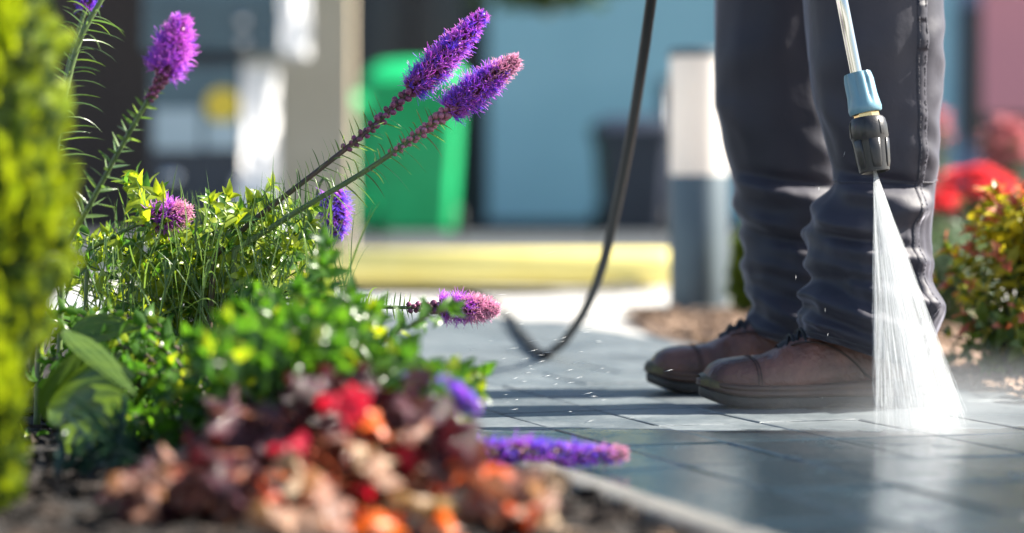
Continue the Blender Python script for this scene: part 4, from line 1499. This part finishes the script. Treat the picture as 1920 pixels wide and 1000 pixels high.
# a: leafy stem at the top left with a flower behind
liatris('tall leafy flower stem beside the golden conifer at top left', [P(84, 470, 2.9), P(100, 330, 2.9), P(118, 200, 2.9), P(148, 80, 2.9), P(190, 0, 2.9), P(240, -90, 2.9), P(290, -190, 2.9)], 0.0040,
        None, None, [(70, 0.12, 0.62, 0.062, 0.060)], ['purple'], 9, out=0.9, gravity=0.9, leafw=0.0021)
liatris('purple flower spike cut by the top left corner of the picture', [P(70, 440, 3.25), P(100, 280, 3.25), P(130, 120, 3.25), P(150, 50, 3.25), P(163, 10, 3.25), P(176, -40, 3.25), P(190, -110, 3.25)], 0.0035,
        (0.62, 1.0), None, None, ['violet', 'purple'], 10, rad=0.018, n=110, fil=7, fr=0.0004)


# ---- leafy shrubs
def leaf_variants(name, mat, n, L_, W_, **kw):
    out = []
    for i in range(n):
        vs, fs = leaf_geo(1.0, W_ / L_ * R(0.85, 1.15), fold=R(0.1, 0.3), droop=R(0.05, 0.4), wave=R(0, 0.03), ph=R(0, 6), **kw)
        out.append((MB().add(vs, fs).data(name, mat), vs, fs))
    return out


def shrub(name, label, cat, base, tips, L_, W_, mats_fn, stem_mat='stem_green', n_parts=260, spacing=0.010, frac=0.6, whorl=2, stem_r=0.0016, group=None, upness=0.45, rosette=5, leafname='leaf', seed=1, sag=0.0):
    r = random.Random(seed)
    base = Vector(base)
    o = thing(name, base, label, cat, group)
    var = {}
    stems = MB()
    items = []
    for tip in tips:
        tip = Vector(tip)
        b0 = base + Vector((r.uniform(-0.02, 0.02), r.uniform(-0.02, 0.02), 0))
        ctl = Vector((b0.x + (tip.x - b0.x) * 0.25, b0.y + (tip.y - b0.y) * 0.25, b0.z + (tip.z - b0.z) * 0.75 + sag))
        path = bez(b0, ctl, tip, 10)
        stems.tube(path, list(np.linspace(stem_r * 1.6, stem_r * 0.6, 11)), 5)
        ln_ = sum((path[i + 1] - path[i]).length for i in range(10))
        nn = max(3, int(ln_ * frac / spacing))
        for i in range(nn + 1):
            t = 1 - frac * i / nn
            k = min(int(t * 10), 9)
            p = path[k].lerp(path[k + 1], t * 10 - k)
            T = (path[k + 1] - path[k]).normalized()
            A = T.cross(Vector((0.3, 1, 0.2))).normalized()
            B = T.cross(A)
            cnt = rosette if i == 0 else whorl
            for w in range(cnt):
                a = i * 1.9 + w * 2 * math.pi / cnt + r.uniform(-0.4, 0.4)
                rad = A * math.cos(a) + B * math.sin(a)
                up_ = upness + (0.35 if i == 0 else 0)
                dr = (rad * (1 - up_ * 0.5) + T * up_ + Vector((0, 0, r.uniform(-0.15, 0.15)))).normalized()
                s = L_ * r.uniform(0.6, 1.12) * (0.8 if i == 0 else 1)
                items.append((p, dr, T + rdir() * 0.35, s, t, tip))
    stems.build('stem', MT[stem_mat], o)
    # those nearest the camera and not under others become parts
    items.sort(key=lambda q: (q[0].y - 0.6 * q[0].z))
    rest = {}
    for i, (p, dr, up_, s, t, tip) in enumerate(items):
        mk = mats_fn(p, t, r)
        if mk not in var:
            var[mk] = leaf_variants(leafname, MT[mk], 4, L_, W_)
        me, vs, fs = var[mk][r.randrange(4)]
        M = frame(p, dr, up_, s)
        if i < n_parts:
            piece(leafname, me, M, o)
        else:
            rest.setdefault(mk, MB()).add(vs, fs, M)
    for mk, mb in rest.items():
        tag(mb.build('foliage', MT[mk], o), kind='stuff')
    return o


# bright yellow green bush in the middle of the bed (in focus)
r_ = random.Random(5)
tips = []
for i in range(88):
    px, py = r_.uniform(130, 590), 0
    top = 372 + 26 * math.sin(px * 0.02) + (60 if px < 230 else 0) + (px > 540) * 40
    py = top + 18 * r_.gauss(0, 1) + abs(r_.gauss(0, 1)) * 95
    tips.append(P(px, min(py, 660), r_.uniform(2.96, 3.3)))
tips += [P(428, 372, 3.02), P(440, 420, 3.0), P(505, 425, 3.01), P(548, 445, 3.02), P(555, 470, 3.0), P(258, 462, 2.99), P(262, 500, 3.0), P(205, 452, 3.0), P(150, 435, 3.02), P(170, 500, 2.98), P(215, 560, 2.97), P(150, 600, 2.95), P(575, 500, 3.02), P(500, 395, 3.05), P(395, 380, 3.06)]
shrub('euonymus_bush', 'bright yellow green leafy bush under the leaning purple spikes', 'shrub', G(370, 800, 0.0) + Vector((0, 0.25, 0)), tips, 0.0285, 0.012,
      lambda p, t, r: 'lemon' if r.random() < 0.72 else 'green', n_parts=290, spacing=0.016, frac=0.5, upness=0.5, seed=21)

# fine arching leaves through the bush
gr = thing('ornamental_grass', G(330, 790) + Vector((0, 0.15, 0)), 'tuft of thin arching green blades growing through the bright bush', 'grass tuft')
m = MB()
for i in range(330):
    px, py = r_.uniform(120, 640), 0
    d = r_.uniform(2.93, 3.25)
    root = P(px + r_.uniform(-60, 60), 640 + r_.uniform(-60, 60), d)
    tip = P(px + r_.uniform(-90, 90), r_.uniform(350, 610), d + r_.uniform(-0.04, 0.04))
    mid = (root + tip) / 2 + Vector((r_.uniform(-0.02, 0.02), 0, r_.uniform(0.02, 0.07)))
    vs, fs = ribbon_geo(bez(root, mid, tip, 7), r_.uniform(0.0016, 0.0032), r_.uniform(-1.5, 1.5), rdir())
    m.add(vs, fs)
for i in range(75):     # blades standing above the bush
    px = r_.uniform(225, 620)
    d = r_.uniform(2.95, 3.2)
    a = P(px, r_.uniform(420, 470), d)
    b = P(px + r_.gauss(0, 14), 352 + r_.gauss(0, 24), d)
    vs, fs = ribbon_geo(bez(a, (a + b) / 2 + Vector((r_.gauss(0, 0.006), 0, 0)), b, 6), r_.uniform(0.0022, 0.0036), r_.uniform(-1.5, 1.5), rdir())
    m.add(vs, fs)
for i in range(90):     # drooping thread leaves over the front
    px = r_.uniform(160, 600)
    d = r_.uniform(2.94, 3.04)
    a = P(px, r_.uniform(420, 520), d)
    vs, fs = ribbon_geo(bez(a, a + Vector((r_.uniform(-0.02, 0.02), -0.01, 0.025)), a + Vector((r_.uniform(-0.03, 0.03), -0.015, r_.uniform(-0.08, -0.03))), 7), 0.0022, r_.uniform(-1, 1), rdir())
    m.add(vs, fs)
tag(m.build('foliage', MT['strap'], gr), kind='stuff')

# green shrub in the near middle (blurred)
tips = []
for i in range(74):
    px = r_.uniform(360, 880)
    top = 580 + (px < 450) * 20 + max(0, px - 660) * 0.62 - 20 * math.sin(px * 0.03)
    py = top + abs(r_.gauss(0, 1)) * 62
    tips.append(P(px, min(py, 770), r_.uniform(2.2, 2.5)))
tips += [P(612, 462, 2.56), P(604, 500, 2.55), P(838, 582, 2.6), P(900, 700, 2.52), P(892, 735, 2.5), P(560, 545, 2.5), P(480, 545, 2.5), P(655, 560, 2.5), P(700, 585, 2.45)]
shrub('boxwood_shrub', 'green blurred shrub between the bright bush and the red leaves', 'shrub', G(600, 860) + Vector((0, 0.12, 0)), tips, 0.028, 0.0145,
      lambda p, t, r: 'green' if r.random() < 0.92 else 'lemon', stem_mat='stem_brown', n_parts=290, spacing=0.013, frac=0.5, upness=0.5, seed=31, stem_r=0.0019)
# darker filler shrub behind the hosta, down to the soil
tips = []
for i in range(70):
    px, py = r_.uniform(200, 560), r_.uniform(630, 860)
    tips.append(P(px, py, r_.uniform(2.45, 2.85)))
for i in range(55):
    px, py = r_.uniform(60, 330), r_.uniform(575, 850)
    tips.append(P(px, py, r_.uniform(2.72, 3.0)))
shrub('boxwood_shrub', 'dark green low shrub beside the large striped leaves', 'shrub', G(380, 880) + Vector((0, 0.2, 0)), tips, 0.026, 0.0125,
      lambda p, t, r: 'green' if r.random() < 0.82 else 'lemon', stem_mat='stem_brown', n_parts=290, spacing=0.014, frac=0.5, upness=0.45, seed=32, stem_r=0.0019)

# hosta with broad leaves
ho = thing('hosta', G(150, 890) + Vector((0, 0.2, 0)), 'hosta with broad striped green leaves beside the golden conifer', 'plant')


def big_leaf(base, tip, W_, up, droop=0.12):
    base, tip = Vector(base), Vector(tip)
    L_ = (tip - base).length
    vs, fs = [], []
    nl, nw = 14, 12
    for i in range(nl + 1):
        t = i / nl
        w = W_ * 0.5 * max(0.02, math.sin(math.pi * t ** 0.75) ** 0.8)
        for j in range(nw + 1):
            s = j / nw * 2 - 1
            z = -droop * L_ * t * t + 0.18 * w * abs(s) - 0.22 * w * s * s + 0.0016 * math.cos(s * 26) * math.sin(math.pi * t)
            vs.append((t * L_, s * w, z))
    for i in range(nl):
        for j in range(nw):
            a = i * (nw + 1) + j
            fs.append((a, a + nw + 1, a + nw + 2, a + 1))
    return MB().add(vs, fs, frame(base, tip - base, up))


for a, b, w, up in ((P(90, 760, 2.6), P(232, 690, 2.52), 0.085, (0.2, -0.75, 0.6)), (P(120, 620, 2.62), P(255, 710, 2.5), 0.034, (0.5, -0.8, 0.5)), (P(130, 622, 2.75), P(245, 606, 2.72), 0.04, (0, -0.85, 0.5)),
                    (P(110, 820, 2.55), P(228, 745, 2.48), 0.075, (0.1, -0.9, 0.4)), (P(225, 625, 2.8), P(318, 600, 2.78), 0.03, (0.2, -0.9, 0.4)), (P(100, 800, 2.62), P(160, 660, 2.6), 0.06, (0.5, -0.8, 0.2))):
    m = big_leaf(a, b, w, up)
    lf = m.build('leaf', MT['hosta'], ho)
    st = MB(); st.tube(bez(WORLD[ho.name], (Vector(a) + WORLD[ho.name]) / 2 + Vector((0, 0, 0.03)), a, 6), 0.003, 6); st.build('stalk', MT['stem_green'], ho)

# dark teal blades low at the left
bd_ = thing('daylily', G(175, 905), 'clump of dark blue green strap blades on the bare soil', 'plant')
for i in range(22):
    a0 = WORLD[bd_.name] + Vector((R(-0.04, 0.05), R(-0.02, 0.05), 0))
    tp = P(R(110, 285), R(735, 880), R(2.3, 2.5))
    mid = (a0 + tp) / 2 + Vector((0, 0, R(0.02, 0.05)))
    vs, fs = ribbon_geo(bez(a0, mid, tp, 7), R(0.006, 0.010), R(-0.5, 0.5), (0, 1, 0.3))
    MB().add(vs, fs).build('leaf', MT['blade'], bd_)


# heuchera: lobed crinkled leaves in bronze, crimson, orange, cream
def lobed_leaf(seed):
    r = random.Random(seed)
    vs, fs = [(0, 0, 0)], []
    n, rings_ = 28, 4
    for k in range(1, rings_ + 1):
        f = k / rings_
        for j in range(n):
            a = 2 * math.pi * j / n
            lobe = 0.74 + 0.24 * math.cos(a * 5 + 0.4) + 0.07 * math.cos(a * 11 + seed)
            notch = 1 - 0.55 * math.exp(-((abs(a - math.pi)) / 0.28) ** 2)
            rr = 0.5 * f * (lobe if k > 1 else 0.9) * (notch if k > 1 else 1)
            z = 0.13 * f * f * math.sin(a * 5 + r.random()) - 0.20 * f * f + r.uniform(-0.025, 0.025) + 0.20 * math.cos(2 * a + seed) * f * f
            vs.append((0.42 + rr * math.cos(a), rr * math.sin(a), z))
    for j in range(n):
        fs.append((0, 1 + j, 1 + (j + 1) % n))
    for k in range(rings_ - 1):
        for j in range(n):
            a = 1 + k * n + j
            b = 1 + k * n + (j + 1) % n
            fs.append((a, a + n, b + n, b))
    vs[0] = (0.42, 0, 0.03)
    return vs, fs


lob = [lobed_leaf(i) for i in range(5)]
LM = {}
for mk in ('bronze', 'mauve', 'crimson', 'orange', 'peach', 'cream'):
    LM[mk] = [MB().add(vs, fs).data('leaf', MT[mk]) for vs, fs in lob]
hb = G(690, 960) + Vector((0, 0.05, 0))
heu = thing('coral_bells', hb, 'coral bells with bronze, crimson and orange lobed leaves in the front', 'plant')
HL = []   # px, py, d, size, material
HL += [(650, 746, 2.0, 0.036, 'crimson'), (632, 740, 2.02, 0.028, 'crimson'), (672, 752, 2.04, 0.024, 'crimson'), (755, 838, 2.05, 0.026, 'crimson'), (785, 842, 2.06, 0.03, 'crimson'), (540, 830, 2.06, 0.03, 'crimson'), (690, 905, 2.0, 0.022, 'crimson'), (800, 820, 2.1, 0.03, 'crimson')]
HL += [(515, 925, 1.98, 0.028, 'orange'), (700, 970, 1.96, 0.042, 'orange'), (740, 985, 1.95, 0.04, 'orange'), (885, 880, 2.0, 0.034, 'orange'), (905, 895, 2.0, 0.028, 'orange'), (715, 790, 2.06, 0.028, 'orange'), (975, 950, 1.98, 0.036, 'orange'), (850, 985, 1.95, 0.028, 'orange'), (590, 995, 1.95, 0.03, 'orange')]
HL += [(545, 960, 1.95, 0.052, 'cream'), (725, 880, 2.0, 0.036, 'cream'), (700, 850, 2.02, 0.034, 'cream'), (780, 945, 1.98, 0.042, 'cream'), (830, 950, 1.97, 0.042, 'cream'), (565, 880, 2.0, 0.03, 'cream'), (860, 920, 1.99, 0.038, 'cream')]
HL += [(625, 920, 1.98, 0.042, 'peach'), (770, 805, 2.05, 0.040, 'peach'), (655, 825, 2.04, 0.036, 'peach'), (930, 920, 1.99, 0.048, 'peach'), (985, 945, 1.98, 0.044, 'peach'), (895, 925, 1.98, 0.044, 'peach'), (800, 870, 2.02, 0.038, 'peach'), (385, 910, 2.04, 0.042, 'peach'), (440, 935, 2.02, 0.034, 'peach'), (330, 875, 2.08, 0.034, 'peach'), (850, 860, 2.02, 0.034, 'peach'), (640, 985, 1.95, 0.04, 'peach'), (800, 985, 1.95, 0.036, 'peach')]
HL += [(455, 800, 2.1, 0.05, 'mauve'), (440, 770, 2.12, 0.038, 'mauve'), (520, 770, 2.1, 0.036, 'mauve'), (485, 835, 2.08, 0.036, 'mauve'), (395, 855, 2.1, 0.042, 'mauve'), (755, 730, 2.1, 0.036, 'mauve'), (600, 730, 2.12, 0.034, 'mauve'), (830, 830, 2.08, 0.036, 'mauve'), (740, 770, 2.08, 0.03, 'mauve')]
for i in range(140):
    px = R(300, 900)
    t = (px - 300) / 600
    ytop = 860 - 165 * math.sin(min(1, max(0, (px - 330) / 480)) * math.pi * 0.75) if px < 700 else 705 + (px - 700) * 0.75
    py = ytop + abs(rng.gauss(0, 1)) * 85
    if py > 985:
        continue
    HL.append((px, py, R(2.10, 2.34), R(0.028, 0.046), 'bronze' if R(0, 1) < 0.95 else 'mauve'))
HL += [(815, 800, 2.06, 0.05, 'bronze'), (840, 825, 2.05, 0.045, 'bronze'), (780, 775, 2.08, 0.045, 'mauve'), (860, 835, 2.03, 0.04, 'bronze'), (825, 850, 2.02, 0.045, 'bronze'), (800, 765, 2.12, 0.04, 'bronze'), (870, 870, 2.0, 0.04, 'peach')]
for i in range(34):
    px = R(215, 480)
    HL.append((px, R(870, 965) - (px - 215) * 0.12, R(1.99, 2.16), R(0.026, 0.040), rng.choice(('bronze', 'bronze', 'mauve', 'bronze', 'peach'))))
for i in range(12):
    HL.append((R(880, 1040), R(900, 975), R(1.97, 2.03), R(0.020, 0.032), rng.choice(('peach', 'cream', 'orange', 'bronze'))))
petioles = MB()
for px, py, d, s, mk in HL:
    p = P(px, py, d)
    if p.z < 0.008:
        p.z = 0.008 + R(0, 0.004)
    out = (p - Vector((hb.x, hb.y, 0.02)))
    out.z *= 0.3
    if out.length < 0.01:
        out = Vector((R(-1, 1), -1, 0))
    dr = (out.normalized() + rdir() * 0.45)
    upv = Vector((R(-0.8, 1.0), R(-1.0, 0.3), R(0.3, 1.0)))
    s *= 1.38
    fr__ = frame((0, 0, 0), dr, upv, s)
    off = fr__ @ Vector((0.42, 0, 0))
    M = frame(p - off, dr, upv, s)
    piece('leaf', rng.choice(LM[mk]), M, heu)
    petioles.tube(bez((hb.x + R(-.02, .02), hb.y + R(-.02, .02), 0), (p + hb) / 2 + Vector((0, 0, 0.03)), p, 5), 0.0012, 4)
petioles.build('stalk', MT['spirea_red'], heu)


# golden conifer at the left edge
def conifer(name, label, base, h, rad, n, mat, seed, leaf=0.016, group=None, droop=0.0):
    o = thing(name, base, label, 'conifer', group)
    base = Vector(base)
    r = random.Random(seed)
    m = MB(); m.tube([base, base + Vector((0, 0, h * 0.9))], [rad * 0.12, rad * 0.03], 8); m.build('trunk', MT['bark'], o)
    m, m2 = MB(), MB()
    sp = []
    # one flat spray: a fan of scale twigs
    for k in range(9):
        a = (k - 4) * 0.24
        l = 1 - abs(k - 4) * 0.09
        x, z = math.cos(a), math.sin(a)
        sp.append(((0.05 * k - 0.2 + 0.2, 0, 0), (x, z), l))
    for i in range(n * 2):
        t = r.random() ** 0.9
        z = t * h
        prof = rad * (1.0 if t < 0.65 else max(0.12, 1 - ((t - 0.65) / 0.35) ** 1.6)) * (0.55 + 0.45 * min(1, t * 2.6))
        a = r.uniform(0, 2 * math.pi)
        nv_ = noise.noise(Vector((math.cos(a) * 1.9 + seed, math.sin(a) * 1.9, z * 8.5))) + 0.5 * noise.noise(Vector((math.cos(a) * 5, math.sin(a) * 5, z * 24)))
        if nv_ < -0.10:
            continue
        lump = 0.74 + 0.60 * nv_
        rr = prof * lump * (1 - 0.45 * r.random() ** 2)
        p = base + Vector((rr * math.cos(a), rr * math.sin(a), z))
        dr = Vector((math.cos(a) * 0.55, math.sin(a) * 0.55, 0.85)) + rdir() * 0.3
        s = leaf * r.uniform(0.7, 1.5)
        M = frame(p, dr, Vector((-math.sin(a), math.cos(a), 0)) + rdir() * 0.6, s)
        vs, fs = [], []
        for _, (x, y), l in sp:
            b = len(vs)
            w = 0.09
            vs += [(0.0, 0, 0), (x * l * 0.55 - y * w, y * l * 0.55 + x * w, 0.05), (x * l, y * l, 0), (x * l * 0.55 + y * w, y * l * 0.55 - x * w, -0.05)]
            fs.append((b, b + 1, b + 2, b + 3))
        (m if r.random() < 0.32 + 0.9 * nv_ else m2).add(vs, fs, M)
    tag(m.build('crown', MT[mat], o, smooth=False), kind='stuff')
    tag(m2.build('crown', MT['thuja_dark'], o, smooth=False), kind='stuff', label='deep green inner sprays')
    return o


cb = P(-40, 960, 2.12)
conifer('golden_conifer', 'tall golden yellow conifer filling the left edge of the picture', (cb.x - 0.028, 2.10, 0), 0.62, 0.104, 8500, 'thuja', 3, leaf=0.015)
c2 = G(1420, 598)
conifer('dwarf_conifer', 'small lime green conifer just behind the far trouser leg', (c2.x, c2.y, 0), 0.235, 0.062, 900, 'thuja_far', 4, leaf=0.022)

# spirea at the right
tips = []
sb_ = P(1928, 373, 3.68)
sb_.z = 0
for i in range(120):
    a, z = r_.uniform(0, 2 * math.pi), r_.uniform(0.0, 1)
    rr = 0.162 * math.sqrt(max(0.05, 1 - (z * 0.92) ** 2))
    tips.append((sb_.x + 0.02 + rr * math.cos(a) * r_.uniform(0.75, 1.08), sb_.y + 0.85 * rr * math.sin(a), 0.022 + 0.272 * z))


def spirea_mat(p, t, r):
    if p.z > 0.075 and t > 0.93 and r.random() < 0.55:
        return 'spirea_red'
    return 'spirea_gold' if r.random() < min(0.85, max(0.06, (p.z - 0.04) / 0.15)) else 'spirea_green'


shrub('spirea_shrub', 'golden and green shrub with reddish leaf tips at the right edge', 'shrub', sb_, tips, 0.036, 0.0165, spirea_mat, stem_mat='stem_brown', n_parts=295, spacing=0.014, frac=0.55, upness=0.45, seed=41)
# grey green shrub behind it
b3 = P(1790, 373, 5.1); b3.z = 0
tips = [(b3.x + 0.02 + r_.gauss(0, 0.085), b3.y + r_.gauss(0, 0.08), 0.06 + 0.17 * r_.random()) for _ in range(60)]
shrub('lavender_bush', 'soft grey green bush behind the person at the right', 'shrub', b3, tips, 0.035, 0.010, lambda p, t, r: 'bluegreen', n_parts=0, spacing=0.014, frac=0.6, seed=42)


# flowering bushes, blurred, at the right
def flower_bush(label, base, sx, sz, z0, n, mat, seed, petal=0.03):
    r = random.Random(seed)
    o = thing('flowering_bush', base, label, 'flowering bush')
    base = Vector(base)
    fol, fl, st = MB(), MB(), MB()
    lv = leaf_geo(1, 0.45)
    for i in range(n):
        dr = rdir(-0.4, 1)
        c = base + Vector((dr.x * sx * r.uniform(0.5, 1), dr.y * sx * r.uniform(0.5, 1), z0 + dr.z * sz * r.uniform(0.6, 1)))
        for k in range(7):
            a = k * 0.9 + r.random()
            fl.add(*leaf_geo(1, 0.8, seg=3), frame(c, (math.cos(a), math.sin(a), 0.5 + r.uniform(-.2, .2)), (0, 0, 1), petal * r.uniform(0.7, 1.1)))
        if i % 3 == 0:
            st.tube(bez(base, base + Vector((dr.x * sx * 0.3, dr.y * sx * 0.3, z0 * 0.8)), c, 4), 0.003, 4)
    for i in range(n * 2):
        dr = rdir(-1, 0.6)
        c = base + Vector((dr.x * sx * r.uniform(0.4, 0.95), dr.y * sx * r.uniform(0.4, 0.95), z0 * r.uniform(0.15, 1) + dr.z * sz * 0.4))
        c.z = max(c.z, 0.01)
        fol.add(*lv, frame(c, rdir(-0.3, 0.8), rdir(0, 1), petal * 1.6))
    tag(fl.build('blossom', MT[mat], o), kind='stuff')
    tag(fol.build('foliage', MT['bluegreen'], o), kind='stuff')
    st.build('stem', MT['stem_brown'], o)
    return o


q = P(1822, 360, 6.3); flower_bush('round bush of bright red flowers beyond the golden shrub', (q.x, 6.3, 0), 0.11, 0.065, q.z, 130, 'red_petal', 1, 0.03)
q = P(1765, 388, 6.0); flower_bush('smaller red flower cluster close behind the trouser leg', (q.x, 6.0, 0), 0.045, 0.045, q.z, 40, 'red_petal', 2, 0.025)
q = P(1885, 290, 7.4); flower_bush('pale pink flowering bush above the red flowers at right', (q.x, 7.4, 0), 0.075, 0.12, q.z, 150, 'pink_petal', 3, 0.034)
q = P(1765, 250, 8.0); flower_bush('pale pink flowering bush partly behind the trouser leg', (q.x - 0.02, 8.0, 0), 0.06, 0.10, q.z, 60, 'pink_petal', 4, 0.024)

# tree whose low bough hangs into the top of the picture
tb_ = P(1560, 373, 12.0); tb_.z = 0
tr = thing('broadleaf_tree', tb_, 'leafy tree whose low bough hangs in front of the teal wall', 'tree')
m = MB(); m.tube(spline([tb_, tb_ + Vector((0.03, 0, 1.0)), tb_ + Vector((-0.02, 0.1, 2.2)), tb_ + Vector((0.05, 0.1, 3.4))], 5), list(np.linspace(0.10, 0.04, 16)), 10); m.build('trunk', MT['bark'], tr)
tipb = P(1020, 2, 12.0)
m = MB(); br = spline([tb_ + Vector((0, 0.05, 1.9)), tb_ + Vector((-0.6, 0, 1.95)), tipb + Vector((0.35, 0, 0.25)), tipb], 6); m.tube(br, list(np.linspace(0.04, 0.012, len(br))), 8); m.build('limb', MT['bark'], tr)
m = MB()
lv = leaf_geo(1, 0.5, seg=4)
for i in range(800):
    c = tipb + Vector((r_.gauss(0.0, 0.12), r_.gauss(0, 0.12), abs(r_.gauss(0, 0.12)) - 0.02 + 0.5 * 0))
    m.add(*lv, frame(c, rdir(-0.8, 0.4), rdir(0, 1), r_.uniform(0.05, 0.08)))
for i in range(5000):
    dr = rdir(-0.5, 1)
    c = tb_ + Vector((0, 0.1, 3.3)) + Vector((dr.x * 1.3, dr.y * 1.3, dr.z * 1.1)) * r_.uniform(0.55, 1) * (0.8 + 0.35 * noise.noise(dr * 2.5))
    m.add(*lv, frame(c, rdir(-0.8, 0.4), rdir(0, 1), r_.uniform(0.07, 0.11)))
tag(m.build('crown', MT['tree_leaf'], tr), kind='stuff')
